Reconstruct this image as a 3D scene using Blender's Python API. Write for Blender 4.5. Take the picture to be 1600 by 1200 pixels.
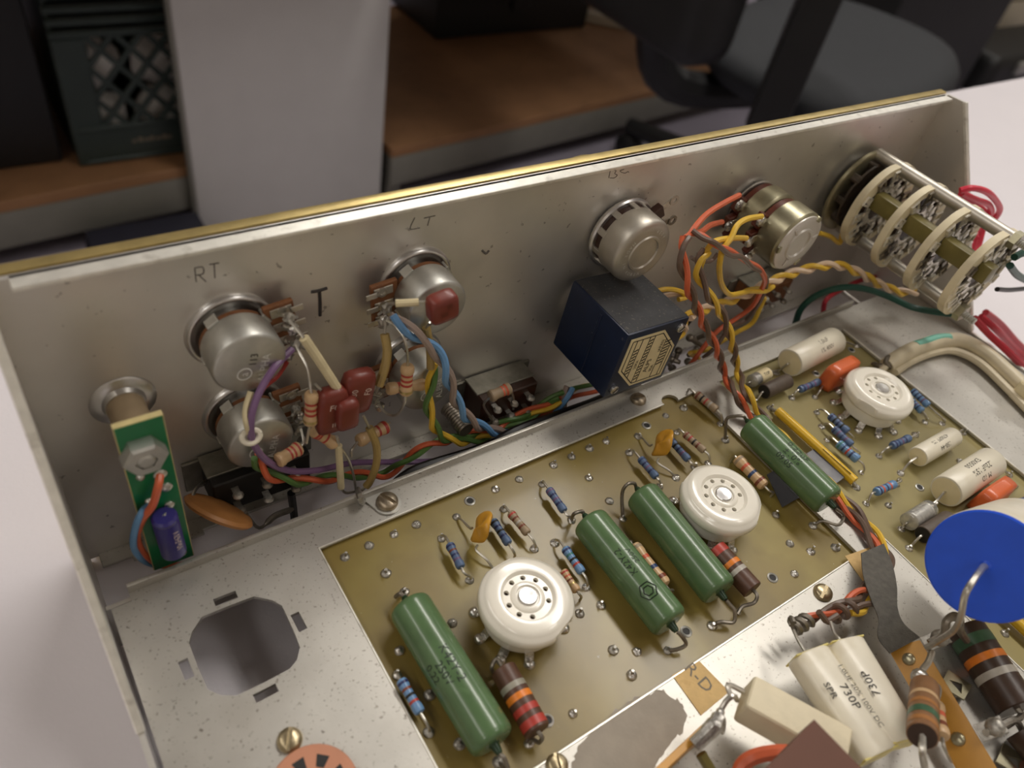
import bpy, bmesh, math, random
from mathutils import Vector, Matrix, Euler

for _o in list(bpy.data.objects):
    bpy.data.objects.remove(_o)
S = 0.001                      # all lengths below are millimetres
scene = bpy.context.scene
COL = scene.collection
random.seed(7)

# ------------------------------------------------------------------ camera
FPX = 1202.72
CAM = Vector((5.33, -133.48, 169.2))
CROT = Euler((0.788057, -0.1678886, -0.5840111), 'XYZ')
cam_d = bpy.data.cameras.new('camera')
cam_d.sensor_width = 36.0
cam_d.lens = FPX / 1600 * 36.0
cam_d.clip_start = 0.005
cam_d.clip_end = 50
cam_d.dof.use_dof = True
cam_d.dof.focus_distance = 0.215
cam_d.dof.aperture_fstop = 14.0
cam = bpy.data.objects.new('camera', cam_d)
COL.objects.link(cam)
cam.location = CAM * S
cam.rotation_euler = CROT
scene.camera = cam

# ------------------------------------------------------------------ world and room lights
w = bpy.data.worlds.new('room_air')
scene.world = w
w.use_nodes = True
w.node_tree.nodes['Background'].inputs[0].default_value = (1.0, 0.955, 0.90, 1)
w.node_tree.nodes['Background'].inputs[1].default_value = 0.05

def ceiling_lamp(name, loc, sx, sy, power, col=(1, 0.95, 0.88)):
    l = bpy.data.lights.new(name, 'AREA')
    l.shape = 'RECTANGLE'; l.size = sx; l.size_y = sy
    l.energy = power; l.color = col
    o = bpy.data.objects.new(name, l); COL.objects.link(o)
    o.location = loc
    return o
LAMPS = [(1.15, 0.95, 0.32, 2.4, 42), (-1.5, 0.95, 0.32, 2.4, 17), (3.8, 0.95, 0.32, 2.4, 22), (1.15, -1.0, 0.32, 0.8, 6), (-1.5, -1.0, 0.32, 0.8, 6)]
for lx, ly, lsx, lsy, le in LAMPS:
    ceiling_lamp('ceiling_light', (lx, ly, 1.84), lsx, lsy, le)

vs = scene.view_settings
vs.view_transform = 'Standard'
vs.look = 'None'
vs.exposure = 0.0
vs.gamma = 1.0
vs.use_curve_mapping = False

# ------------------------------------------------------------------ from photo measurements to places in the room
_R = CROT.to_matrix()
def _ray(px, py):
    return _R @ Vector(((px - 800) / FPX, -(py - 600) / FPX, -1.0))
def D(px, py, z=0.0):
    """point at height z"""
    d = _ray(px, py); return CAM + d * ((z - CAM.z) / d.z)
def V(px, py, y=0.0):
    """point at depth y (0 is the inner face of the front panel)"""
    d = _ray(px, py); return CAM + d * ((y - CAM.y) / d.y)

# ------------------------------------------------------------------ materials
_mats = {}
def mat(name, col, rough=0.5, metal=0.0, var=0.12, vscale=300.0, bump=0.0, bscale=900.0, spec=0.5, specks=None, coat=0.0, trans=0.0, sss=0.0):
    if name in _mats: return _mats[name]
    m = bpy.data.materials.new(name); m.use_nodes = True
    nt = m.node_tree; bs = nt.nodes['Principled BSDF']
    bs.inputs['Roughness'].default_value = rough
    bs.inputs['Metallic'].default_value = metal
    bs.inputs['Specular IOR Level'].default_value = spec
    if coat: bs.inputs['Coat Weight'].default_value = coat; bs.inputs['Coat Roughness'].default_value = 0.12
    if trans: bs.inputs['Transmission Weight'].default_value = trans
    if sss:
        bs.inputs['Subsurface Weight'].default_value = sss
        bs.inputs['Subsurface Radius'].default_value = (0.002, 0.0015, 0.001)
    tc = nt.nodes.new('ShaderNodeTexCoord')
    nz = nt.nodes.new('ShaderNodeTexNoise'); nz.inputs['Scale'].default_value = vscale
    nz.inputs['Detail'].default_value = 4
    nt.links.new(tc.outputs['Object'], nz.inputs['Vector'])
    rp = nt.nodes.new('ShaderNodeValToRGB')
    c = Vector(col[:3])
    rp.color_ramp.elements[0].position = 0.3; rp.color_ramp.elements[1].position = 0.7
    rp.color_ramp.elements[0].color = (*(c * (1 - var)), 1)
    rp.color_ramp.elements[1].color = (*[min(1, x * (1 + var)) for x in c], 1)
    nt.links.new(nz.outputs['Fac'], rp.inputs['Fac'])
    out = rp.outputs['Color']
    for sp in (specks or []):
        # each: (colour, noise scale, low, high, strength)
        n2 = nt.nodes.new('ShaderNodeTexNoise'); n2.inputs['Scale'].default_value = sp[1]
        n2.inputs['Detail'].default_value = 3
        nt.links.new(tc.outputs['Object'], n2.inputs['Vector'])
        r2 = nt.nodes.new('ShaderNodeMapRange')
        r2.inputs['From Min'].default_value = sp[2]; r2.inputs['From Max'].default_value = sp[3]
        r2.inputs['To Max'].default_value = sp[4]; r2.clamp = True
        nt.links.new(n2.outputs['Fac'], r2.inputs['Value'])
        mx = nt.nodes.new('ShaderNodeMixRGB')
        mx.inputs[2].default_value = (*sp[0], 1)
        nt.links.new(r2.outputs['Result'], mx.inputs[0]); nt.links.new(out, mx.inputs[1])
        out = mx.outputs[0]
    nt.links.new(out, bs.inputs['Base Color'])
    if bump:
        n3 = nt.nodes.new('ShaderNodeTexNoise'); n3.inputs['Scale'].default_value = bscale
        n3.inputs['Detail'].default_value = 5
        nt.links.new(tc.outputs['Object'], n3.inputs['Vector'])
        bp = nt.nodes.new('ShaderNodeBump'); bp.inputs['Strength'].default_value = bump
        bp.inputs['Distance'].default_value = 0.0004
        nt.links.new(n3.outputs['Fac'], bp.inputs['Height'])
        nt.links.new(bp.outputs['Normal'], bs.inputs['Normal'])
    _mats[name] = m
    return m

def srgb(r, g, b):
    def f(c):
        c /= 255.0
        return c / 12.92 if c <= 0.04045 else ((c + 0.055) / 1.055) ** 2.4
    return (f(r), f(g), f(b))

M = {}
M['alu_panel'] = mat('brushed_aluminium', (0.74, 0.715, 0.67), 0.38, 0.8, 0.05, 60, 0.05, 500, specks=[((0.30, 0.29, 0.27), 35, 0.60, 0.75, 0.25), ((0.08, 0.06, 0.05), 420, 0.70, 0.74, 0.5)])
M['alu_deck'] = mat('worn_aluminium', (0.51, 0.49, 0.45), 0.42, 0.7, 0.07, 70, 0.06, 700,
    specks=[((0.36, 0.33, 0.29), 45, 0.52, 0.72, 0.4), ((0.14, 0.11, 0.08), 1300, 0.63, 0.70, 0.55), ((0.10, 0.08, 0.06), 600, 0.70, 0.74, 0.7)])
M['alu_edge'] = mat('cut_aluminium_edge', (0.86, 0.84, 0.77), 0.35, 0.6, 0.08, 300, specks=[((0.45, 0.42, 0.36), 260, 0.58, 0.70, 0.5)])
M['gold'] = mat('gold_anodised', (0.60, 0.47, 0.20), 0.35, 0.8, 0.15, 200)
M['board'] = mat('olive_fibreglass', srgb(132, 113, 56), 0.36, 0.0, 0.16, 45, 0.03, 400, coat=0.15,
    specks=[(srgb(170, 156, 84), 28, 0.50, 0.75, 0.6), (srgb(96, 76, 30), 60, 0.58, 0.78, 0.5), ((0.5, 0.45, 0.3), 700, 0.73, 0.76, 0.5)])
M['board_pale'] = mat('pale_olive_fibreglass', srgb(150, 138, 90), 0.36, 0.0, 0.1, 45, 0.03, 400, coat=0.15, specks=[(srgb(168, 158, 110), 28, 0.50, 0.75, 0.6), (srgb(120, 106, 60), 60, 0.58, 0.78, 0.4)])
M['solder'] = mat('solder', (0.62, 0.60, 0.56), 0.26, 0.9, 0.3, 900, 0.35, 1400)
M['solder_dull'] = mat('dull_solder', (0.42, 0.40, 0.36), 0.42, 0.8, 0.3, 900, 0.35, 1400)
M['tin'] = mat('tinned_wire', (0.60, 0.57, 0.51), 0.32, 0.9, 0.15, 600)
M['tin_dark'] = mat('tarnished_wire', (0.27, 0.24, 0.20), 0.42, 0.8, 0.25, 500)
M['steel'] = mat('zinc_steel', (0.55, 0.545, 0.51), 0.42, 0.9, 0.1, 250, 0.1, 900)
M['steel_polished'] = mat('polished_steel', (0.68, 0.67, 0.66), 0.3, 0.95, 0.05, 200)
M['nickel_warm'] = mat('aged_nickel', (0.56, 0.525, 0.46), 0.42, 0.85, 0.12, 120, 0.08, 900)
M['brass_dull'] = mat('dull_cadmium', (0.42, 0.39, 0.27), 0.34, 0.9, 0.2, 150)
M['screw'] = mat('tarnished_screw', (0.36, 0.30, 0.22), 0.38, 0.85, 0.3, 500, 0.2, 900)
M['screw_brass'] = mat('brass_screw', (0.46, 0.38, 0.24), 0.33, 0.9, 0.2, 500, 0.1, 900)
M['switch_frame'] = mat('dull_switch_frame', (0.27, 0.26, 0.22), 0.5, 0.75, 0.2, 300, 0.1, 700)
M['black'] = mat('black_void', (0.012, 0.011, 0.010), 0.6)
M['bakelite'] = mat('brown_bakelite', srgb(58, 34, 24), 0.4, 0, 0.2, 300)
M['phenolic'] = mat('brown_phenolic', srgb(126, 80, 46), 0.5, 0, 0.15, 300)
M['phenolic_dark'] = mat('dark_phenolic', srgb(96, 44, 28), 0.42, 0, 0.2, 300)
M['ceramic'] = mat('glazed_ceramic', srgb(244, 239, 226), 0.18, 0, 0.03, 60, coat=0.5, sss=0.0, specks=[(srgb(214, 200, 160), 60, 0.55, 0.75, 0.35)])
M['ceramic_hole'] = mat('socket_hole', srgb(70, 55, 40), 0.6)
M['cream'] = mat('cream_wafer', srgb(226, 214, 182), 0.55, 0, 0.08, 120, 0.1, 400, specks=[(srgb(170, 150, 108), 90, 0.56, 0.75, 0.5)])
M['green_cap'] = mat('green_enamel', srgb(86, 114, 76), 0.27, 0, 0.14, 110, 0.05, 500, coat=0.25, specks=[(srgb(120, 152, 108), 180, 0.60, 0.78, 0.45)])
M['green_cap_dark'] = mat('dark_green_enamel', srgb(30, 56, 34), 0.3, 0, 0.2, 200)
M['white_cap'] = mat('cream_film', srgb(230, 223, 204), 0.3, 0, 0.04, 150, specks=[(srgb(190, 172, 130), 120, 0.58, 0.78, 0.35)])
M['white_cap_end'] = mat('cream_epoxy', srgb(232, 218, 178), 0.35, 0, 0.06, 150)
M['ink'] = mat('black_ink', srgb(40, 36, 32), 0.6)
M['ink_grey'] = mat('grey_ink', srgb(118, 108, 92), 0.6)
M['ink_green'] = mat('dark_green_ink', srgb(22, 40, 20), 0.5)
M['emboss'] = mat('embossed_letters', (0.82, 0.82, 0.78), 0.4, 0.2)
M['pencil'] = mat('pencil_graphite', srgb(105, 100, 94), 0.5, 0.2)
M['marker'] = mat('black_marker', srgb(52, 46, 44), 0.5)
M['print_white'] = mat('white_print', srgb(226, 205, 195), 0.5)
M['blue_res'] = mat('blue_resistor', srgb(104, 142, 184), 0.34, 0, 0.08, 400, coat=0.2)
M['blue_res_dark'] = mat('dusty_blue_resistor', srgb(86, 108, 142), 0.45, 0, 0.1, 400)
M['tan_res'] = mat('tan_resistor', srgb(204, 170, 128), 0.38, 0, 0.06, 400, coat=0.2)
M['tan_res_grey'] = mat('dusty_tan_resistor', srgb(158, 138, 112), 0.5, 0, 0.1, 400)
M['brown_res'] = mat('brown_resistor', srgb(86, 58, 44), 0.42, 0, 0.14, 300, 0.1, 900)
M['brown_res_dark'] = mat('dark_brown_resistor', srgb(64, 46, 36), 0.38, 0, 0.12, 300, 0.1, 900)
M['brown_res_mid'] = mat('mid_brown_resistor', srgb(136, 98, 66), 0.4, 0, 0.1, 300)
M['dark_cyl'] = mat('dark_paper_brown', srgb(88, 76, 66), 0.55, 0, 0.14, 500, 0.15, 900)
for n, c in dict(red=(176, 62, 52), brown=(122, 62, 40), orange=(226, 128, 40), navy=(40, 48, 92), black=(40, 34, 32), silver=(178, 172, 162), grey=(150, 146, 132), green=(62, 96, 70), gold=(168, 130, 64), purple=(112, 84, 120), rust=(204, 96, 66), darkblue=(46, 66, 108), teal=(60, 120, 120), yellow=(226, 190, 40)).items():
    M['band_' + n] = mat('band_' + n, srgb(*c), 0.4, 0.0, 0.12, 500)
for n, c in dict(orange=(226, 112, 52), brown=(104, 84, 72), yellow=(222, 182, 60), blue=(104, 150, 196), greyw=(150, 132, 122), green=(86, 120, 62), purple=(122, 92, 130), white=(222, 196, 170), red=(176, 36, 52), pinkred=(214, 48, 72), dgreen=(24, 74, 62), black=(24, 22, 22), cream=(212, 200, 172), teal=(120, 190, 170), dred=(150, 48, 40), rust=(206, 98, 62)).items():
    M['w_' + n] = mat('wire_' + n, srgb(*c), 0.38, 0, 0.08, 200)
M['sleeve_yellow'] = mat('yellow_sleeve', srgb(222, 180, 44), 0.35, 0, 0.08, 200)
M['sleeve_cream'] = mat('cream_sleeve', srgb(212, 198, 160), 0.42, 0, 0.08, 300)
M['sleeve_amber'] = mat('amber_sleeve', srgb(176, 150, 92), 0.35, 0, 0.12, 300, trans=0.15)
M['disc_yellow'] = mat('ochre_ceramic', srgb(206, 150, 48), 0.32, 0, 0.08, 300, coat=0.2)
M['disc_brown'] = mat('brown_ceramic_disc', srgb(162, 110, 60), 0.5, 0, 0.1, 300)
M['red_cap'] = mat('red_brown_dip', srgb(118, 48, 37), 0.42, 0, 0.12, 200, coat=0.1)
M['orange_cap'] = mat('orange_dip', srgb(216, 104, 56), 0.36, 0, 0.07, 200, coat=0.25)
M['blue_face'] = mat('blue_cap_face', srgb(40, 92, 228), 0.3, 0, 0.05, 200, 0.03, 900)
M['blue_pot'] = mat('navy_plastic', srgb(20, 34, 62), 0.4, 0, 0.12, 150, 0.05, 700, specks=[(srgb(120, 120, 120), 900, 0.70, 0.75, 0.4)])
M['blue_pot_dust'] = mat('dusty_navy_top', srgb(66, 67, 70), 0.65, 0, 0.14, 220, 0.2, 1500, specks=[(srgb(140, 132, 120), 1200, 0.62, 0.72, 0.5)])
M['label_cream'] = mat('cream_label', srgb(232, 216, 174), 0.5, 0, 0.05, 400)
M['pcb_green'] = mat('green_solder_mask', srgb(20, 112, 66), 0.3, 0, 0.12, 150, coat=0.2)
M['pcb_edge'] = mat('fibreglass_edge', srgb(196, 180, 128), 0.5, 0, 0.1, 400)
M['standoff'] = mat('kraft_tube', srgb(160, 140, 112), 0.55, 0, 0.08, 200)
M['elec_blue'] = mat('violet_blue_sleeve', srgb(52, 46, 112), 0.3, 0, 0.08, 200)
M['tape_black'] = mat('black_cloth_tape', srgb(84, 80, 73), 0.6, 0, 0.25, 600, 0.5, 2500)
M['tape_grey'] = mat('grey_vinyl_tape', srgb(84, 84, 90), 0.4, 0, 0.15, 120, specks=[(srgb(130, 128, 126), 160, 0.55, 0.75, 0.4)])
M['masking'] = mat('masking_tape', srgb(206, 172, 112), 0.6, 0, 0.1, 250, 0.2, 1500, specks=[(srgb(176, 138, 78), 300, 0.55, 0.72, 0.6)])
M['strip_amber'] = mat('amber_phenolic', srgb(204, 148, 58), 0.4, 0, 0.09, 120, 0.05, 600)
M['block_white'] = mat('white_cement', srgb(226, 214, 184), 0.55, 0, 0.05, 200, 0.25, 700)
M['block_side'] = mat('cement_fill', srgb(176, 160, 132), 0.6, 0, 0.06, 300, 0.2, 900)
M['maroon'] = mat('maroon_phenolic', srgb(98, 58, 40), 0.6, 0, 0.06, 120)
M['salmon'] = mat('salmon_phenolic', srgb(190, 130, 100), 0.5, 0, 0.06, 200)
M['glass'] = mat('clear_polystyrene', (0.9, 0.9, 0.88), 0.1, 0, 0.02, 200, trans=0.85)
M['foil'] = mat('wound_foil', (0.72, 0.70, 0.66), 0.3, 0.85, 0.2, 900)
M['olive'] = mat('olive_bakelite', srgb(118, 108, 60), 0.35, 0, 0.15, 150)
M['wafer_metal'] = mat('silvered_contact', (0.80, 0.77, 0.69), 0.36, 0.6, 0.25, 400)
M['wafer_dark'] = mat('dark_rotor', srgb(70, 60, 50), 0.5, 0.2, 0.5, 500)
# background
M['table'] = mat('white_laminate', srgb(226, 221, 226), 0.32, 0, 0.015, 30, 0.22, 700)
M['table_edge'] = mat('laminate_edge', srgb(150, 140, 130), 0.5)
M['floor'] = mat('lilac_grey_vinyl', srgb(150, 144, 158), 0.5, 0, 0.04, 6)
M['plywood'] = mat('shelf_board', srgb(150, 110, 76), 0.6, 0, 0.1, 14, specks=[(srgb(112, 82, 54), 40, 0.55, 0.75, 0.4)])
M['shelf_steel'] = mat('grey_shelf_steel', srgb(128, 126, 118), 0.5, 0.1, 0.06, 20)
M['cabinet'] = mat('silver_cabinet', srgb(206, 204, 202), 0.45, 0.2, 0.02, 20)
M['crate'] = mat('dark_green_plastic', srgb(44, 56, 52), 0.45, 0, 0.08, 30)
M['crate_fill'] = mat('white_packing', srgb(244, 238, 232), 0.7, 0, 0.15, 22)
M['blackplastic'] = mat('black_plastic', srgb(22, 22, 23), 0.5, 0, 0.1, 30)
M['blackfabric'] = mat('charcoal_upholstery', srgb(38, 40, 44), 0.75, 0, 0.06, 60, 0.2, 700)
M['navybag'] = mat('navy_cloth', srgb(30, 30, 44), 0.7, 0, 0.15, 30)
M['beige'] = mat('beige_metal', srgb(190, 180, 160), 0.5, 0, 0.05, 20)

M['wall_paint'] = mat('off_white_wall_paint', srgb(206, 198, 186), 0.7, 0, 0.02, 3)
M['ceiling_tile'] = mat('ceiling_tile', srgb(196, 190, 180), 0.8, 0, 0.03, 20)
M['lamp_housing'] = mat('white_lamp_housing', srgb(230, 228, 222), 0.5)

# ------------------------------------------------------------------ geometry helpers (millimetres, world space)
class G:
    def __init__(s): s.v = []; s.f = []
    def add(s, vs, fs):
        b = len(s.v); s.v += [Vector(p) for p in vs]; s.f += [tuple(i + b for i in f) for f in fs]; return s

def basis(d, hint=None):
    d = Vector(d).normalized()
    h = Vector(hint) if hint is not None else (Vector((0, 0, 1)) if abs(d.z) < 0.9 else Vector((1, 0, 0)))
    x = h.cross(d)
    if x.length < 1e-6: x = Vector((1, 0, 0)).cross(d)
    x.normalize(); y = d.cross(x).normalized()
    return x, y, d

def smooth(pts, n=6):
    pts = [Vector(p) for p in pts]
    if len(pts) < 3: return pts
    P = [pts[0] * 2 - pts[1]] + pts + [pts[-1] * 2 - pts[-2]]
    out = []
    for i in range(1, len(P) - 2):
        a, b, c, d = P[i - 1], P[i], P[i + 1], P[i + 2]
        for k in range(n):
            t = k / n
            out.append(0.5 * (2 * b + (c - a) * t + (2 * a - 5 * b + 4 * c - d) * t * t + (3 * b - a - 3 * c + d) * t ** 3))
    out.append(pts[-1]); return out

def tube(g, pts, r, n=8, cap=True):
    pts = [Vector(p) for p in pts]
    rs = r if isinstance(r, (list, tuple)) else [r] * len(pts)
    if len(rs) != len(pts):
        m = len(rs) - 1
        rs = [rs[min(m, int(i / (len(pts) - 1) * m))] for i in range(len(pts))]
    t0 = (pts[1] - pts[0]).normalized(); x, y, _ = basis(t0)
    vs = []; fs = []
    for i, p in enumerate(pts):
        t = (pts[min(i + 1, len(pts) - 1)] - pts[max(i - 1, 0)])
        t = t.normalized() if t.length > 1e-9 else t0
        q = t0.rotation_difference(t); x = q @ x; x = (x - t * x.dot(t)).normalized(); y = t.cross(x); t0 = t
        for k in range(n):
            a = 2 * math.pi * k / n
            vs.append(p + (x * math.cos(a) + y * math.sin(a)) * rs[i])
    for i in range(len(pts) - 1):
        for k in range(n):
            fs.append((i * n + k, i * n + (k + 1) % n, (i + 1) * n + (k + 1) % n, (i + 1) * n + k))
    if cap:
        fs.append(tuple(range(n - 1, -1, -1))); b = (len(pts) - 1) * n; fs.append(tuple(range(b, b + n)))
    return g.add(vs, fs)

def lathe(g, o, d, prof, n=24, hint=None, cap=True, closed=False):
    """prof: list of (radius, height along d)"""
    x, y, d = basis(d, hint); o = Vector(o); vs = []; fs = []
    for r, h in prof:
        for k in range(n):
            a = 2 * math.pi * k / n
            vs.append(o + d * h + (x * math.cos(a) + y * math.sin(a)) * r)
    m = len(prof)
    for i in range(m if closed else m - 1):
        j = (i + 1) % m
        for k in range(n):
            fs.append((i * n + k, i * n + (k + 1) % n, j * n + (k + 1) % n, j * n + k))
    if cap and not closed:
        fs.append(tuple(range(n - 1, -1, -1))); b = (m - 1) * n; fs.append(tuple(range(b, b + n)))
    return g.add(vs, fs)

def box(g, o, X, Y, Z, sx, sy, sz, bev=0.0, seg=1):
    """box centred at o with unit axes X,Y,Z"""
    bm = bmesh.new(); bmesh.ops.create_cube(bm, size=1)
    for v in bm.verts: v.co = Vector((v.co.x * sx, v.co.y * sy, v.co.z * sz))
    if bev: bmesh.ops.bevel(bm, geom=list(bm.edges), offset=bev, segments=seg, affect='EDGES', profile=0.6)
    X, Y, Z, o = Vector(X), Vector(Y), Vector(Z), Vector(o)
    bm.verts.ensure_lookup_table()
    g.add([o + X * v.co.x + Y * v.co.y + Z * v.co.z for v in bm.verts], [tuple(v.index for v in f.verts) for f in bm.faces])
    bm.free(); return g

EX, EY, EZ = Vector((1, 0, 0)), Vector((0, 1, 0)), Vector((0, 0, 1))
def abox(g, x0, x1, y0, y1, z0, z1, bev=0.0, seg=1):
    return box(g, ((x0 + x1) / 2, (y0 + y1) / 2, (z0 + z1) / 2), EX, EY, EZ, x1 - x0, y1 - y0, z1 - z0, bev, seg)

def prism(g, outline, d):
    """outline: 3D points of a planar polygon, extruded by vector d"""
    n = len(outline); a = [Vector(p) for p in outline]; d = Vector(d)
    fs = [tuple(range(n - 1, -1, -1)), tuple(range(n, 2 * n))]
    for i in range(n):
        fs.append((i, (i + 1) % n, n + (i + 1) % n, n + i))
    return g.add(a + [p + d for p in a], fs)

def holed_plate(loops, z_top, thick):
    """horizontal plate with holes; loops[0] is the outline"""
    cu = bpy.data.curves.new('tmp', 'CURVE'); cu.dimensions = '2D'; cu.fill_mode = 'BOTH'; cu.extrude = thick / 2
    for lp in loops:
        sp = cu.splines.new('POLY'); sp.points.add(len(lp) - 1); sp.use_cyclic_u = True
        for p, q in zip(sp.points, lp): p.co = (q[0], q[1], 0, 1)
    o = bpy.data.objects.new('tmp', cu); COL.objects.link(o)
    me = bpy.data.meshes.new_from_object(o)
    g = G(); g.add([(v.co.x, v.co.y, v.co.z + z_top - thick / 2) for v in me.vertices], [tuple(p.vertices) for p in me.polygons])
    bpy.data.objects.remove(o); bpy.data.curves.remove(cu); bpy.data.meshes.remove(me)
    return g

def text2d(s, size, spacing=1.0):
    cu = bpy.data.curves.new('tmp', 'FONT'); cu.body = s; cu.size = size; cu.align_x = 'CENTER'; cu.align_y = 'CENTER'
    cu.space_character = spacing; cu.resolution_u = 2
    o = bpy.data.objects.new('tmp', cu); COL.objects.link(o)
    me = bpy.data.meshes.new_from_object(o)
    r = [(v.co.x, v.co.y) for v in me.vertices], [tuple(p.vertices) for p in me.polygons]
    bpy.data.objects.remove(o); bpy.data.curves.remove(cu); bpy.data.meshes.remove(me)
    return r

def text_flat(g, s, size, o, X, Y, lift=0.04, spacing=1.0):
    v, f = text2d(s, size, spacing); o, X, Y = Vector(o), Vector(X).normalized(), Vector(Y).normalized(); n = X.cross(Y)
    return g.add([o + X * a + Y * b + n * lift for a, b in v], f)

def text_cyl(g, s, size, c, axis, r, up, along=True, shift=0.0, around=0.0, flip=1, spacing=1.0):
    """text wrapped on a cylinder through c; up = radial direction of the text's middle.
    along: reading direction runs with the axis (else around the girth)"""
    v, f = text2d(s, size, spacing); c = Vector(c); ax = Vector(axis).normalized() * flip
    n = Vector(up); n = (n - ax * n.dot(ax)).normalized(); t = ax.cross(n) * -1
    t = n.cross(ax)
    out = []
    for a, b in v:
        if along: la, lb = a + shift, b + around
        else: la, lb = -b + shift, a + around
        th = lb / r
        out.append(c + ax * la + (n * math.cos(th) + t * math.sin(th)) * (r + 0.05))
    return g.add(out, f)

def text_arc(g, s, size, o, X, Y, R, a0, step, lift=0.05, inward=False):
    """letters set on a circle in the plane X,Y"""
    X, Y, o = Vector(X), Vector(Y), Vector(o)
    for i, ch in enumerate(s):
        if ch == ' ': continue
        a = a0 - step * i
        rad = X * math.cos(a) + Y * math.sin(a); tan = X * math.sin(a) - Y * math.cos(a)
        if inward: rad2, tan2 = -rad, -tan
        else: rad2, tan2 = rad, tan
        v, f = text2d(ch, size); n = X.cross(Y)
        g.add([o + rad * R + tan2 * p + rad2 * q + n * lift for p, q in v], f)
    return g

# ------------------------------------------------------------------ objects
def mesh_of(g, name, m, base=Vector((0, 0, 0)), sharp=35):
    me = bpy.data.meshes.new(name)
    me.from_pydata([tuple((p - base) * S) for p in g.v], [], g.f)
    me.validate()
    bm = bmesh.new(); bm.from_mesh(me)
    bmesh.ops.recalc_face_normals(bm, faces=bm.faces); bm.to_mesh(me); bm.free()
    for p in me.polygons: p.use_smooth = True
    me.set_sharp_from_angle(angle=math.radians(sharp))
    me.materials.append(m if not isinstance(m, str) else M[m])
    return me

def tag(o, label=None, cat=None, group=None, kind=None):
    if label: o['label'] = label
    if cat: o['category'] = cat
    if group: o['group'] = group
    if kind: o['kind'] = kind
    return o

def thing(name, label, cat, base, group=None, kind=None):
    o = bpy.data.objects.new(name, None); COL.objects.link(o)
    o.empty_display_size = 0.004
    o.location = Vector(base) * S
    return tag(o, label, cat, group, kind)

def part(name, g, m, parent, label=None, sharp=35, kind=None):
    """a mesh under a thing or under a part"""
    base = Vector(); p = parent
    while p is not None: base += Vector(p.location) / S; p = p.parent
    o = bpy.data.objects.new(name, mesh_of(g, name, m, base, sharp)); COL.objects.link(o)
    o.parent = parent
    return tag(o, label, kind=kind)

def single(name, g, m, label, cat, group=None, kind=None, sharp=35, base=None):
    """a thing that is one mesh"""
    if base is None:
        lo = [min(p[i] for p in g.v) for i in range(3)]; hi = [max(p[i] for p in g.v) for i in range(3)]
        base = Vector(((lo[0] + hi[0]) / 2, (lo[1] + hi[1]) / 2, lo[2]))
    o = bpy.data.objects.new(name, mesh_of(g, name, m, Vector(base), sharp)); COL.objects.link(o)
    o.location = Vector(base) * S
    return tag(o, label, cat, group, kind)

def inst(name, me, loc, parent=None, rotz=0.0, scale=1.0, rot=None):
    """another object on shared mesh data (loc in world mm)"""
    o = bpy.data.objects.new(name, me); COL.objects.link(o)
    base = Vector(); p = parent
    while p is not None: base += Vector(p.location) / S; p = p.parent
    o.parent = parent; o.location = (Vector(loc) - base) * S
    o.rotation_euler = rot if rot is not None else (0, 0, rotz)
    o.scale = scale if isinstance(scale, (tuple, list)) else (scale,) * 3
    return o

def wire(name, label, cat, m, pts, r, group=None, n=8, sub=6):
    g = G(); tube(g, smooth(pts, sub), r, n)
    return single(name, g, m, label, cat, group)

def helix_pair(pts, off, pitch, phase=0.0, sub=10):
    """two curves twisted about one path"""
    c = smooth(pts, sub); t0 = (c[1] - c[0]).normalized(); x, y, _ = basis(t0); A = []; B = []; s = 0
    for i, p in enumerate(c):
        t = (c[min(i + 1, len(c) - 1)] - c[max(i - 1, 0)]).normalized()
        q = t0.rotation_difference(t); x = q @ x; x = (x - t * x.dot(t)).normalized(); y = t.cross(x); t0 = t
        if i: s += (p - c[i - 1]).length
        a = phase + 2 * math.pi * s / pitch
        d = (x * math.cos(a) + y * math.sin(a)) * off
        A.append(p + d); B.append(p - d)
    return A, B

def twisted(names, labels, mats, pts, r, pitch, phase=0.0, group=None, cat='wire'):
    A, B = helix_pair(pts, r * 1.03, pitch, phase, sub=max(8, 10))
    for nme, lb, m, c in zip(names, labels, mats, (A, B)):
        g = G(); tube(g, c, r, 7); single(nme, g, m, lb, cat, group)

ZB = -1.5      # top face of the circuit boards
def lead_path(a, d, end, lift=0.0):
    """from body end a going along d, then down to end"""
    a, end, d = Vector(a), Vector(end), Vector(d).normalized()
    h = Vector((end.x, end.y, 0)) - Vector((a.x, a.y, 0))
    k = a + d * max(0.6, 0.55 * h.length) + Vector((0, 0, lift))
    return smooth([a - d * 0.4, k, Vector((end.x, end.y, (a.z + end.z) / 2 + lift * .3)), end], 5)

BONE = [(0.0, 0.55), (0.02, 0.86), (0.07, 1.0), (0.20, 1.0), (0.27, 0.86), (0.73, 0.86), (0.80, 1.0), (0.93, 1.0), (0.98, 0.86), (1.0, 0.55)]
STRAIGHT = [(0.0, 0.93), (0.012, 1.0), (0.988, 1.0), (1.0, 0.93)]
ROUND = [(0.0, 0.72), (0.012, 0.87), (0.04, 0.97), (0.08, 1.0), (0.92, 1.0), (0.96, 0.97), (0.988, 0.87), (1.0, 0.72)]
def rad_at(prof, t):
    for (t0, r0), (t1, r1) in zip(prof, prof[1:]):
        if t0 <= t <= t1: return r0 + (r1 - r0) * (t - t0) / max(1e-9, t1 - t0)
    return prof[-1][1]

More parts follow.
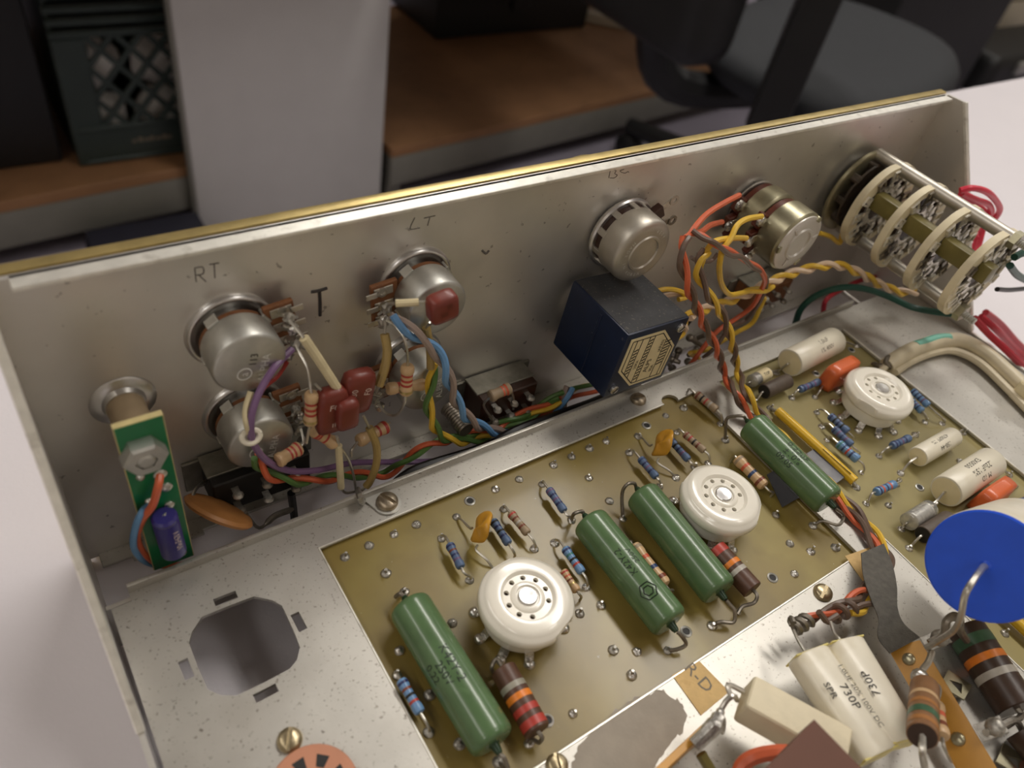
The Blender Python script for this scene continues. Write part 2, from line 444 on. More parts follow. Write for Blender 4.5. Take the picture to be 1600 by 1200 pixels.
def axial(name, label, cat, a, b, r, body_mat, prof=BONE, bands=(), e1=None, e2=None, lead='tin', lr=0.36, group=None, lift=(0, 0), n=20, body_name='body', end_mat=None):
    """component with a lead at each end; a,b are the body's ends, e1,e2 where the leads go"""
    a, b = Vector(a), Vector(b); d = (b - a); L = d.length; d.normalize()
    t = thing(name, label, cat, Vector(((a.x + b.x) / 2, (a.y + b.y) / 2, min(a.z, b.z) - r)), group)
    g = G(); lathe(g, a, d, [(r * q, L * p) for p, q in prof], n); bo = part(body_name, g, body_mat, t)
    for tt, wd, cn in bands:
        h = wd / 2; g = G(); k = 1.012
        ts = [tt - h, tt - h / 3, tt + h / 3, tt + h]
        lathe(g, a, d, [(r * rad_at(prof, q) * k + 0.02, L * q) for q in ts], n, cap=False)
        part('band', g, cn if cn in M else 'band_' + cn, bo)
    if end_mat:
        for p, dd in ((a, -1), (b, 1)):
            g = G(); lathe(g, p - d * dd * 0.02, d * dd, [(r * prof[0][1] * 0.985, 0), (r * prof[0][1] * 0.985, 0.06)], n); part('end_face', g, end_mat, bo)
    for p, dd, e, lf in ((a, -d, e1, lift[0]), (b, d, e2, lift[1])):
        if e is None: continue
        g = G()
        path = [Vector(q) for q in e] if isinstance(e, list) else None
        if path: tube(g, smooth([p - dd * 0.4] + path, 6), lr, 7)
        else: tube(g, lead_path(p, dd, e, lf), lr, 7)
        part('lead', g, lead, t)
    return t

# ================================================================== THE ROOM
ZT = -20.5     # table top
ZF = -700.0    # floor
ZS = -580.0    # low shelf
g = G(); abox(g, -2500, 6000, -1500, 4500, ZF - 30, ZF)
tag(single('floor', g, 'floor', 'lilac grey vinyl floor of the workshop', 'floor', kind='structure'))

RX0, RX1, RY0, RY1, ZC = -2500, 6000, -1500, 4500, 1900
g = G(); abox(g, RX0, RX1, RY0, RY1, ZC, ZC + 30); tag(single('ceiling', g, 'ceiling_tile', 'white tiled workshop ceiling', 'ceiling', kind='structure'))
for nme, q in (('wall_back', (RX0, RX1, RY1, RY1 + 50)), ('wall_front', (RX0, RX1, RY0 - 50, RY0)), ('wall_left', (RX0 - 50, RX0, RY0, RY1)), ('wall_right', (RX1, RX1 + 50, RY0, RY1))):
    g = G(); abox(g, *q, ZF, ZC); single(nme, g, 'wall_paint', 'off white painted workshop wall', 'wall', kind='structure')
for lx, ly, lsx, lsy, le in LAMPS:
    g = G(); hx, hy = lsx * 500 + 20, lsy * 500 + 20; abox(g, lx * 1000 - hx, lx * 1000 + hx, ly * 1000 - hy, ly * 1000 + hy, 1845, ZC - 0.5, 3)
    single('ceiling_lamp', g, 'lamp_housing', 'white strip lamp on the workshop ceiling', 'lamp', 'ceiling lamps')

# table
t = thing('work_table', 'white laminate work table under the open amplifier chassis', 'table', (200, -200, ZF))
YE = D(1500, 137, ZT).y - 2
g = G(); abox(g, -700, 1500, -650, YE, ZT - 28, ZT, 1.5, 2); part('table_top', g, 'table', t)
for x, y in ((-650, -600), (1450, -600), (-650, 100), (1450, 100)):
    g = G(); abox(g, x - 20, x + 20, y - 20, y + 20, ZF, ZT - 28, 2); part('leg', g, 'shelf_steel', t)
for y in (-600, 100):
    g = G(); abox(g, -630, 1430, y - 10, y + 10, ZT - 80, ZT - 28); part('apron', g, 'shelf_steel', t)

# leaning silver panel behind the table
fl = Vector((303, 1084, ZF)); fr = Vector((650, 1064, ZF)); ux = (fr - fl).normalized(); uy = EZ.cross(ux)
t = thing('silver_panel', 'tall silver metal side panel standing on the floor behind the table', 'panel', fl)
g = G(); box(g, (fl + fr) / 2 + uy * 9 + EZ * 265, ux, uy, EZ, (fr - fl).length, 18, 530, 5, 3); part('sheet', g, 'cabinet', t)
g = G(); box(g, fl + uy * 9 + EZ * 265 - ux * 3, ux, uy, EZ, 6, 16, 520, 1.5, 2); part('edge_strip', g, 'shelf_steel', t)

# low shelves
def shelf(name, label, p0, p1, depth, beam, beam_mat, over):
    p0 = Vector(p0); p1 = Vector(p1); u = (p1 - p0).normalized(); v = EZ.cross(u); L = (p1 - p0).length
    t = thing(name, label, 'shelf', (p0.x, p0.y, ZF))
    c = (p0 + p1) / 2 + v * depth / 2
    g = G(); box(g, c - EZ * 9, u, v, EZ, L, depth, 18, 1); part('shelf_board', g, 'plywood', t)
    g = G(); box(g, (p0 + p1) / 2 + v * 6 - EZ * (9 + beam / 2 + 9.5), u, v, EZ, L, 14, beam, 2, 2); part('front_beam', g, beam_mat, t)
    g = G(); box(g, (p0 + p1) / 2 + v * (depth - 10) - EZ * (9 + beam / 2 + 9.5), u, v, EZ, L, 14, beam, 2, 2); part('rear_beam', g, beam_mat, t)
    g = G(); box(g, c + EZ * 455 - v * over / 2, u, v, EZ, L, depth + over, 30, 2); part('upper_board', g, 'table_edge', t)
    for e in (p0 + u * 20, p1 - u * 20):
        for q in (25, depth - 25):
            g = G(); b = e + v * q; abox(g, b.x - 15, b.x + 15, b.y - 10, b.y + 10, ZF, ZS - 19, 1); part('leg', g, beam_mat, t)
            if q > 25:
                g = G(); abox(g, b.x - 15, b.x + 15, b.y - 10, b.y + 10, ZS, ZS + 425, 1); part('post', g, beam_mat, t)
    return t
shelf('low_shelf', 'low shelf with grey steel front beam holding the dark green crate', (-500, 1043, ZS), (640, 1131, ZS), 620, 62, 'shelf_steel', 150)
shelf('low_shelf', 'low tan board shelf beside the office chair', (668, 1060, ZS), (1800, 1181, ZS), 620, 62, 'shelf_steel', 130)

# milk crate
cx0, cx1, cy0, cy1, cz0, cz1 = 146.0, 446.0, 1152.0, 1430.0, ZS + 1, ZS + 276.0
t = thing('milk_crate', 'dark green plastic milk crate with diamond lattice sides on the low shelf', 'crate', ((cx0 + cx1) / 2, cy0, cz0))
g = G(); abox(g, cx0, cx1, cy0, cy1, cz0 + 3, cz0 + 9, 1); part('bottom', g, 'crate', t)
g = G(); abox(g, cx0 - 2, cx1 + 2, cy0 - 2, cy0 + 6, cz0, cz0 + 62, 2); part('front_band', g, 'crate', t)
g = G(); abox(g, cx0 + 8, cx1 - 8, cy0 - 5, cy0 + 2, cz0 + 58, cz0 + 66, 2); abox(g, cx0 + 8, cx1 - 8, cy0 - 5, cy0 + 2, cz0 + 2, cz0 + 9, 2); part('front_rib', g, 'crate', t)
for x in (cx0 + 22, cx1 - 22):
    g = G(); abox(g, x - 24, x + 24, cy0 - 1, cy0 + 6, cz0 + 60, cz0 + 205, 2); part('corner_post', g, 'crate', t)
for z in (cz0 + 206, cz0 + 224, cz0 + 242, cz0 + 262):
    g = G(); abox(g, cx0 - 3, cx1 + 3, cy0 - 4, cy0 + 6, z, z + 10, 2); part('rim_rib', g, 'crate', t)
for x in (cx0 + 3, cx1 - 3):
    g = G(); abox(g, x - 3, x + 3, cy0 + 6, cy1, cz0, cz1, 1); part('side_wall', g, 'crate', t)
g = G(); abox(g, cx0, cx1, cy1 - 5, cy1, cz0, cz1, 1); part('back_wall', g, 'crate', t)
# diagonal lattice bars, clipped to the window between the posts
wx0, wx1, wz0, wz1 = cx0 + 44, cx1 - 44, cz0 + 60, cz0 + 208
for sgn in (1, -1):
    for k in range(-9, 18):
        x = wx0 + k * 43.0; pts = []
        for i in range(61):
            zz = wz0 + (wz1 - wz0) * i / 60; xx = x + sgn * (zz - wz0) * 0.85 + (0 if sgn > 0 else 126)
            if wx0 <= xx <= wx1: pts.append(Vector((xx, cy0 + 2 + (0.4 if sgn > 0 else 0), zz)))
        if len(pts) > 6:
            a, b = pts[0], pts[-1]; d = (b - a).normalized()
            g = G(); box(g, (a + b) / 2, d, EY, d.cross(EY), (b - a).length + 4, 6, 8.5, 0.8); part('lattice_bar', g, 'crate', t)
for k in range(7):
    g = G(); abox(g, cx0 + 84 + k * 9.5, cx0 + 90 + k * 9.5 + (k % 3), cy0 - 2.6, cy0 - 1.8, cz0 + 31, cz0 + 36 + 3 * (k % 2), 0.3); part('print_mark', g, 'ink_grey', t)
for i, (x, y, z, r, bl) in enumerate(((202, 1214, ZS + 54, 37, 'lower white packing bag in the crate beside its corner post'), (202, 1214, ZS + 142, 37, 'upper white packing bag in the crate beside its corner post'), (298, 1218, ZS + 56, 36, 'lower white packing bag in the crate beside the silver panel'), (300, 1214, ZS + 142, 37, 'upper white packing bag in the crate beside the silver panel'))):
    g = G(); bm = bmesh.new(); bmesh.ops.create_icosphere(bm, subdivisions=3, radius=1)
    rr = random.Random(i)
    pts = [v.co * (1 + 0.11 * math.sin(5 * v.co.x + i) * math.cos(4 * v.co.z + 2 * i) + 0.06 * math.sin(9 * v.co.y + i)) for v in bm.verts]
    g.add([Vector((x, y, z)) + Vector((p.x * r * 1.14, p.y * r, p.z * r * 1.06)) for p in pts], [tuple(v.index for v in f.verts) for f in bm.faces]); bm.free()
    single('packing_bag', g, 'crate_fill', bl, 'bag', 'packing bags inside the crate')

# black boxes on the shelves
def case(name, label, cat, x0, x1, y0, y1, z0, z1, m, bev=8, lid=True):
    t = thing(name, label, cat, ((x0 + x1) / 2, (y0 + y1) / 2, z0))
    g = G(); abox(g, x0, x1, y0, y1, z0, z1, bev, 3); part('body', g, m, t)
    if lid:
        g = G(); abox(g, x0 - 3, x1 + 3, y0 - 3, y1 + 3, z1 - 40, z1 + 4, 3, 2); part('lid', g, m, t)
        g = G(); abox(g, (x0 + x1) / 2 - 25, (x0 + x1) / 2 + 25, y0 - 10, y0 - 3, z1 - 60, z1 - 30, 2); part('latch', g, m, t)
    return t
case('storage_case', 'black lidded case at the far end of the shelf beside the crate', 'case', -260, 126, 1172, 1480, ZS + 1, ZS + 400, 'blackplastic')
case('equipment_case', 'black lidded case lying on the tan board shelf', 'case', 1010, 1480, 1500, 1760, ZS + 1, ZS + 120, 'blackplastic')
g = G(); box(g, (1560, 1520, ZS + 13), Vector((.8, -.6, 0)), Vector((.6, .8, 0)), EZ, 130, 40, 24, 2)
single('wood_offcut', g, 'beige', 'pale wood offcut lying on the tan board shelf', 'offcut')

# navy bag under the crate shelf
t = thing('tool_bag', 'dark navy cloth bag with pale label on the floor below the crate shelf', 'bag', (200, 1030, ZF))
g = G(); abox(g, 112, 296, 975, 1055, ZF, ZF + 62, 14, 4); part('body', g, 'navybag', t)
g = G(); abox(g, 116, 292, 980, 1050, ZF + 60, ZF + 68, 3, 2); part('flap', g, 'navybag', t)
g = G(); abox(g, 190, 216, 972.5, 975.5, ZF + 48, ZF + 55, .5); part('label_patch', g, 'print_white', t)
g = G(); abox(g, 203, 214, 972.5, 975.5, ZF + 36, ZF + 44, .5); part('label_patch', g, 'print_white', t)
g = G(); tube(g, smooth([(120, 972, ZF + 20), (170, 966, ZF + 44), (230, 966, ZF + 40), (285, 972, ZF + 24)]), 5, 8); part('handle', g, 'navybag', t)

# office chair
ch = Vector((1450, 760, ZF))
t = thing('office_chair', 'black upholstered office chair with star base beside the tan shelf', 'chair', ch)
zs = -300.0
g = G()
prof = [(0.2, -62), (0.75, -60), (0.93, -45), (1.0, -20), (0.99, 0), (0.93, 16), (0.80, 24), (0.5, 26), (0.02, 22)]
vs = []; fs = []; n = 40
cxs, cys = 1415.0, 715.0
for r, h in prof:
    for k in range(n):
        a = 2 * math.pi * k / n; ca, sa = math.cos(a), math.sin(a)
        e = 2.6; q = (abs(ca) ** e + abs(sa) ** e) ** (-1 / e)
        xx, yy = 310 * r * q * ca, 215 * r * q * sa
        vs.append((cxs + xx * .95 - yy * .30, cys + xx * .30 + yy * .95, zs + h))
for i in range(len(prof) - 1):
    for k in range(n): fs.append((i * n + k, i * n + (k + 1) % n, (i + 1) * n + (k + 1) % n, (i + 1) * n + k))
fs.append(tuple(range(n - 1, -1, -1))); fs.append(tuple(range(len(prof) * n - n, len(prof) * n)))
g.add(vs, fs); part('seat', g, 'blackfabric', t, sharp=60)
g = G(); lathe(g, (cxs, cys, zs - 62), -EZ, [(60, 0), (60, 30), (30, 40), (28, 230), (45, 240), (45, 290), (30, 300)], 24); part('column', g, 'blackplastic', t)
for k in range(5):
    a = math.radians(105 + 72 * k); d = Vector((math.cos(a), math.sin(a), 0)); o = Vector((cxs, cys, ZF))
    g = G(); tube(g, [o + EZ * 95, o + d * 180 + EZ * 88, o + d * 385 + EZ * 68], [30, 24, 20], 10); lg = part('leg', g, 'blackplastic', t)
    g = G(); lathe(g, o + d * 372 + EZ * 27 - d.cross(EZ) * 24, d.cross(EZ), [(20, 0), (27, 4), (27, 18), (22, 20), (22, 28), (27, 30), (27, 44), (20, 48)], 20); part('caster', g, 'blackplastic', lg)
# armrest upright and pad
A0 = D(1192, 205, -350); A1 = Vector((A0.x, A0.y, -70))
g = G(); box(g, (A0 + A1) / 2, Vector((.75, -.66, 0)), Vector((.66, .75, 0)), EZ, 62, 30, (A1 - A0).length, 8, 3); ar = part('armrest', g, 'blackplastic', t)
g = G(); box(g, A1 + EZ * 12, EX, EY, EZ, 250, 80, 30, 12, 3); part('pad', g, 'blackfabric', ar)
g = G(); tube(g, [A0 + EZ * 20, Vector((cxs - 40, cys, zs - 60))], [24, 24], 10); part('arm_bracket', g, 'blackplastic', t)
# backrest
g = G(); abox(g, 895, 1005, 622, 930, -262, 260, 45, 4); part('backrest', g, 'blackplastic', t)
g = G(); tube(g, smooth([(960, 790, -200), (1060, 780, -360), (cxs - 60, cys, zs - 70)]), 32, 10); part('back_bracket', g, 'blackplastic', t)

# dark stand and beige cabinets in the far corner
case('equipment_tower', 'black equipment tower standing beyond the office chair', 'cabinet', 2150, 2760, 1040, 1500, ZF, 200, 'blackplastic', 10, False)
t = thing('drawer_cabinet', 'beige metal drawer cabinet in the far corner of the workshop', 'cabinet', (3500, 1400, ZF))
g = G(); abox(g, 3050, 4100, 1290, 1800, ZF, ZF + 560, 6, 2); part('body', g, 'beige', t)
for k in range(3):
    g = G(); abox(g, 3070, 4080, 1270, 1292, ZF + 25 + k * 178, ZF + 190 + k * 178, 4, 2); dr = part('drawer', g, 'beige', t)
    g = G(); abox(g, 3520, 3630, 1258, 1272, ZF + 100 + k * 178, ZF + 116 + k * 178, 3, 2); part('handle', g, 'blackplastic', dr)
t = thing('black_pouch', 'black pouch with silver buckle on the floor before the beige cabinet', 'pouch', (3150, 1120, ZF))
g = G(); abox(g, 2850, 3420, 1010, 1240, ZF, ZF + 130, 40, 4); part('body', g, 'blackplastic', t)
g = G(); abox(g, 2990, 3160, 996, 1012, ZF + 70, ZF + 110, 3, 2); part('buckle', g, 'steel', t)

# ================================================================== THE CHASSIS
WID = 312.0; ZTOP = 71.8; ZBOT = -17.8
chassis = thing('amplifier_chassis', 'open aluminium amplifier chassis lying upside down on the white table', 'chassis', (156, -120, ZT))
g = G(); abox(g, -0.6, WID + 0.6, 0, 1.1, ZBOT, ZTOP); fp = part('front_panel', g, 'alu_panel', chassis)
g = G(); abox(g, 4, WID - 1.5, -3.0, 0.9, ZTOP - 1.0, ZTOP, 0.15); part('top_lip', g, 'alu_edge', chassis)
g = G(); abox(g, 2, WID - 2, -4.2, 0.05, ZBOT, ZBOT + 1.0, 0.15); part('bottom_lip', g, 'alu_deck', chassis)
g = G(); abox(g, 9, 27, -5.6, -4.0, ZBOT, ZBOT + 1.2, 0.2); part('lip_tab', g, 'alu_deck', chassis)
g = G(); abox(g, -0.8, WID + 1, 1.5, 4.4, ZBOT - 0.6, ZTOP + 0.4, 0.5, 2); part('faceplate', g, 'gold', chassis)
def gusset(x, s):
    g = G(); o = [(x, 0.8, ZTOP), (x, -6.6, ZTOP + 0.4), (x, -57.5, 1.0), (x, -150, 1.0), (x, -150, -18.5), (x, 0.8, -18.5)]
    prism(g, o, (s, 0, 0)); part('side_gusset', g, 'alu_panel', chassis)
    # thin folded rim along the sloping edge
    g = G(); a, b = Vector((x + s / 2, -6.6, ZTOP + 0.4)), Vector((x + s / 2, -57.5, 1.0)); d = (b - a).normalized()
    box(g, (a + b) / 2, d, EX, d.cross(EX), (b - a).length, 1.8, 1.5, 0.3); part('gusset_rim', g, 'alu_edge', chassis)
gusset(-1.2, 1.2); gusset(WID, 1.2)
for x in (-0.6, WID + 0.6):
    g = G(); abox(g, x - 0.6, x + 0.6, -300, 1.0, ZT, -19); part('added_side_skirt', g, 'alu_panel', chassis)  # unseen skirts added to rest the chassis and shut light out below
g = G(); abox(g, -1, WID + 1, -301, -300, ZT, 60); part('rear_panel', g, 'alu_panel', chassis)

HX = [(950, 293), (1040, 312), (1090, 340), (1150, 470), (1180, 550), (1165, 610), (1130, 655), (1000, 725), (860, 790), (785, 788), (720, 760), (670, 650), (625, 525), (640, 470), (690, 395), (820, 342)]
hole = [D(100 + x / 3.2, 840 + y / 3.2, 0) for x, y in HX]
def slot(x0, y0, x1, y1, w=2.0):
    a, b = D(x0, y0), D(x1, y1); d = (b - a).normalized(); n = Vector((-d.y, d.x, 0)) * w / 2
    a -= d * .3; b += d * .3
    return [a - n, b - n, b + n, a + n]
slots = [slot(337, 941, 368, 929), slot(461, 960, 473, 983), slot(286, 1033, 296, 1058), slot(400, 1091, 431, 1075)]
BXL, BXR, BYB, BYF = 47.5, 179.3, -33.6, -103.6
RXL, RXR = 191.0, 260.0
def rr(x0, x1, y0, y1): return [(x0, y0), (x1, y0), (x1, y1), (x0, y1)]
outline = [(5.5, -25.2), (WID - 0.4, -25.2), (WID - 0.4, -300), (1.2, -300), (1.2, -27.5), (5.5, -27.5)]
bite = []
for k in range(13):
    a = math.radians(-20 + 200 * k / 12); bite.append((168.5 + 3.2 * math.cos(a), BYB + 0.3 + 2.6 * math.sin(a)))
left_cut = [(BXL, BYF), (BXR, BYF), (BXR, BYB)] + bite + [(BXL, BYB)]
g = holed_plate([outline, left_cut, rr(RXL, RXR, -290, BYB), hole] + slots, 0.0, 1.1)
part('deck', g, 'alu_deck', chassis, sharp=20)
g = G(); abox(g, 0.2, WID - .2, -26.6, -25.6, ZT + 2, -1.2); part('deck_light_baffle', g, 'alu_panel', chassis)  # unseen baffle added under the deck so the octagonal hole stays dark
g = G(); abox(g, 5.5, 276, -25.3, -24.2, -1.1, 2.6, 0.25, 2); part('deck_flange', g, 'alu_deck', chassis)
# bright cut edges round the board windows
for a, b in (((BXL, BYB), (BXR - 14, BYB)), ((BXL, BYB), (BXL, BYF)), ((BXL, BYF), (BXR, BYF)), ((RXL, -40), (RXL, -200)), ((RXR, BYB), (RXR, -200))):
    a = Vector((*a, 0)); b = Vector((*b, 0)); d = (b - a).normalized()
    g = G(); tube(g, [a + EZ * 0.0, b + EZ * 0.0], 0.28, 6); part('window_edge', g, 'alu_edge', chassis)

def stroke(g, pts, r): tube(g, pts, r, 6)
def scribble(lines, r, m, label):
    """pencil or marker strokes on the panel, from photo measurements"""
    for ln in lines:
        g = G(); stroke(g, smooth([V(x, y, -0.03) for x, y in ln], 4), r)
        part('pencil_mark' if m == 'pencil' else 'marker_mark', g, m, fp, label)
def zz(pts, ox, oy, k): return [(ox + x / k, oy + y / k) for x, y in pts]
Z3 = (100, 400, 2.4)
scribble([zz(p, *Z3) for p in ([(490, 45), (496, 97)], [(490, 45), (520, 42), (522, 66), (497, 72)], [(505, 70), (532, 96)], [(545, 32), (582, 26)], [(563, 30), (566, 82)])], 0.13, 'pencil', 'pencilled letters R T')
Z1 = (0, 0, 2.0)
scribble([zz(p, *Z1) for p in ([(1296, 680), (1282, 715), (1312, 712)], [(1325, 682), (1360, 674)], [(1343, 680), (1336, 705)])], 0.12, 'pencil', 'pencilled letters L T')
Z2 = (900, 0, 4.0)
scribble([zz(p, *Z2) for p in ([(215, 1062), (205, 1112)], [(228, 1062), (250, 1066), (242, 1085), (258, 1094), (240, 1112), (212, 1112)], [(300, 1058), (275, 1070), (305, 1082), (325, 1072), (330, 1078)])], 0.10, 'pencil', 'pencilled initials')
scribble([[(486, 456), (498, 454), (511, 450)], [(499, 454), (500, 472), (500, 493)]], 0.42, 'marker', 'black marker letter T')
# small dents and scratches with their own shape
g = G(); tube(g, smooth([V(753, 391, -0.02), V(759, 396, -0.02), V(764, 391, -0.02)], 3), 0.35, 6); part('scuff', g, 'pencil', fp)

# gold control knob on the front
g_c = Vector((154.5, 6.0, 46.5))
t = thing('control_knob', 'gold round control knob peeking over the panel top edge', 'knob', g_c - EZ * 18)
g = G(); lathe(g, g_c, EY, [(17.0, 0), (17.6, 1), (17.6, 3), (16.2, 4), (15.2, 13), (14.2, 15), (2, 15)], 40); part('knob_body', g, 'gold', t)
g = G(); abox(g, g_c.x - 0.5, g_c.x + 0.5, g_c.y + 14.8, g_c.y + 15.4, g_c.z + 3, g_c.z + 13); part('pointer', g, 'ink', t)

# ================================================================== CIRCUIT BOARDS
boardL = thing('circuit_board', 'olive fibreglass circuit board carrying two white sockets and three green capacitors', 'circuit board', (113, -68, ZB - 1.6), 'amplifier circuit boards')
g = G(); abox(g, BXL - 3, BXR + 3, BYF - 3, BYB + 3, ZB - 1.6, ZB, 0.1); part('board_sheet', g, 'board', boardL)
boardR = thing('circuit_board', 'pale olive circuit board carrying one white socket and orange capacitors', 'circuit board', (225, -100, ZB - 1.6), 'amplifier circuit boards')
g = G(); abox(g, RXL - 3, RXR + 3, -220, BYB + 3, ZB - 1.6, ZB, 0.1); part('board_sheet', g, 'board_pale', boardR)

# solder joints, three shapes, shared
def joint_mesh(seed, pin):
    rr_ = random.Random(seed); g = G(); n = 12
    prof = [(1.35, 0.0), (1.3, 0.25), (1.0, 0.55), (0.6, 0.8), (0.02, 0.9)]
    lathe(g, (0, 0, 0), EZ, prof, n)
    for i, p in enumerate(g.v):
        if p.z > 0.1: g.v[i] = p + Vector((rr_.uniform(-.14, .14), rr_.uniform(-.14, .14), rr_.uniform(-.16, .16)))
    if pin: tube(g, [(0.1, 0, 0.3), (0.3, 0.1, 1.3 + 0.5 * pin)], 0.38, 7)
    return mesh_of(g, 'solder_joint', 'solder' if seed % 2 else 'solder_dull', sharp=50)
JM = [joint_mesh(k, k % 3) for k in range(6)]
g = G(); lathe(g, (0, 0, 0), EZ, [(1.0, -0.3), (1.0, 0.25), (1.25, 0.38), (1.62, 0.2), (1.62, 0.0)], 20, cap=False)
EYM = mesh_of(g, 'eyelet', 'steel')
g = G(); lathe(g, (0, 0, 0), EZ, [(0.98, 0.0), (0.98, 0.06)], 16); EYH = mesh_of(g, 'eyelet_bore', 'black')
def joints(board, pts, hollow=(), s=1.0):
    for i, (x, y) in enumerate(pts):
        p = D(x, y, ZB); k = random.randrange(6)
        inst('solder_joint', JM[k], p, board, random.uniform(0, 6.28), s * random.uniform(0.82, 1.05))
    for x, y in hollow:
        p = D(x, y, ZB); e = inst('eyelet', EYM, p, board, 0, s * 0.95)
        b = bpy.data.objects.new('eyelet_bore', EYH); COL.objects.link(b); b.parent = e
joints(boardL, [(539, 871), (577, 853), (603, 896), (616, 835), (651, 820), (713, 808), (774, 765), (811, 749), (865, 727), (893, 714), (921, 701), (947, 690), (920, 747), (952, 783), (624, 1017), (671, 1086), (718, 1163), (895, 1115), (958, 1016), (939, 946), (707, 974), (906, 959),
    (1040, 650), (1068, 638), (1212, 805), (1241, 897), (1234, 850), (1267, 862), (1305, 856), (995, 1018), (987, 1055), (690, 842), (734, 907), (760, 809), (835, 858), (847, 757), (893, 814), (867, 849), (916, 918), (621, 1055), (670, 1144), (787, 796), (983, 708), (1030, 761), (997, 682), (1056, 747), (1057, 676), (1106, 724), (1125, 663), (973, 811), (1043, 1017), (1112, 978), (1133, 688), (1270, 822), (632, 925), (779, 1191), (826, 1162), (893, 812), (1085, 730)],
    [(734, 783), (1010, 665), (1207, 903), (1072, 987), (855, 1126)])
joints(boardR, [(1213, 583), (1237, 622), (1273, 621), (1166, 605), (1178, 631), (1203, 638), (1276, 645), (1284, 667), (1292, 688), (1345, 738), (1373, 713), (1430, 680), (1407, 740), (1505, 677), (1353, 787), (1400, 757), (1388, 790), (1445, 660), (1472, 662), (1408, 827), (1420, 857), (1338, 762), (1338, 541), (1368, 569), (1577, 742), (1480, 915), (1520, 950), (1570, 990), (1500, 722), (1485, 930), (1586, 962)],
    [(1437, 762), (1275, 584), (1330, 547)], 0.95)

# ================================================================== CONTROLS ON THE FRONT PANEL
YN = Vector((0, -1, 0))      # out of the panel, towards the viewer
def washer_ring(t, c, R, m='steel_polished'):
    g = G(); c = Vector(c)
    lathe(g, c, YN, [(R * 0.55, 0.05), (R * 0.66, 0.15), (R * 0.74, 0.3), (R * 0.80, 0.7), (R * 0.86, 1.2), (R * 0.91, 1.45), (R * 0.96, 1.3), (R, 0.5), (R, 0.0)], 48, cap=False)
    return part('dished_washer', g, m, t, sharp=50)

def small_pot(name, label, c, y0, depth, R, term_dir, letters=True, can='steel', wash=10.2, code='113', logo_rot=-0.24):
    """16 mm potentiometer: washer, dark wafer, drawn can with tabs, three lugs on a phenolic tongue"""
    c = Vector(c); t = thing(name, label, 'potentiometer', c - EZ * R, 'round potentiometers on the front panel')
    washer_ring(t, c, wash)
    o = c + YN * y0
    g = G(); lathe(g, c, YN, [(R * 0.55, 0), (R * 0.55, y0)], 24); part('bushing', g, 'steel', t)
    g = G(); lathe(g, o, YN, [(R * 0.97, 0), (R * 0.97, 1.3)], 40); part('wafer', g, 'phenolic', t)
    g = G(); lathe(g, o + YN * 1.3, YN, [(R * 0.99, 0), (R, 0.3), (R, depth - 2.1), (R * 0.97, depth - 1.6), (R * 0.91, depth - 1.3), (R * 0.02, depth - 1.2)], 48); cn = part('can', g, can, t)
    # crimp tabs bent over the wafer
    for k in range(4):
        a = math.radians(35 + 90 * k) ; rd = Vector((math.cos(a), 0, math.sin(a)))
        g = G(); box(g, o + YN * 0.5 + rd * (R + 0.15), rd.cross(YN), YN, rd, 3.0, 2.6, 0.6, 0.1); part('crimp_tab', g, can, cn)
    # phenolic tongue with three lugs
    td = Vector(term_dir).normalized(); sd = td.cross(YN).normalized()
    g = G(); box(g, o + YN * 0.7 + td * (R + 2.2), td, YN, sd, 7.0, 1.3, 13.0, 0.2); part('lug_tongue', g, 'phenolic', t)
    for k in (-1, 0, 1):
        b = o + YN * 1.5 + td * (R + 2.6) + sd * (k * 4.4)
        g = G(); box(g, b, td, YN, sd, 5.0, 0.35, 2.5, 0.1); lathe(g, b + td * 0.4, YN, [(1.35, 0), (1.35, 0.5), (0.7, 0.55), (0.6, 0.2)], 14)
        box(g, b + td * 3.4 + YN * 0.6, td, YN, sd, 3.0, 0.35, 1.6, 0.1); part('lug', g, 'tin', t)
    if letters:
        f = o + YN * (depth + 0.1)
        X = Vector((math.cos(logo_rot), 0, math.sin(logo_rot))); Y = YN.cross(X) * -1
        Y = Vector((-X.z, 0, X.x))
        g = G(); text_flat(g, 'ALPHA', 2.6, f + X * 3.3 - Y * 1.2, Y, -X, 0.05); part('embossed_maker_name', g, 'emboss', cn)
        e_ = f - X * 0.9 - Y * 2.6
        g = G(); lathe(g, e_, YN, [(1.45, 0), (1.45, 0.08), (1.7, 0.08), (1.7, 0)], 24, closed=True); text_flat(g, 'a', 2.6, e_, Y, -X, 0.06); part('embossed_emblem', g, 'emboss', cn)
        if code:
            g = G(); text_flat(g, code, 2.4, f + X * 0.5 + Y * 1.4, Y, -X, 0.06); part('date_code', g, 'ink', cn)
    return t, o
pot1, _ = small_pot('potentiometer', 'round zinc potentiometer below the pencilled RT mark', (41.5, 0, 46.8), 3.0, 9.2, 8.2, (1, 0, 0.12))
pot2, _ = small_pot('potentiometer', 'round zinc potentiometer with a purple wire tied across it, low on the panel', (42.3, 0, 19.5), 3.0, 9.2, 8.2, (1, 0, 0.1), code='')
pot3, _ = small_pot('potentiometer', 'round zinc potentiometer below the pencilled LT mark, red capacitor in front', (88.2, 0, 47.5), 3.0, 9.2, 8.2, (-1, 0, -0.1), letters=False, code='113')
pot4, _ = small_pot('potentiometer', 'round zinc potentiometer behind the upright striped resistor and sleeved leads', (88.6, 0, 19.5), 3.0, 9.2, 8.2, (-1, 0, -0.1), wash=10.4, code='113', logo_rot=0.05)

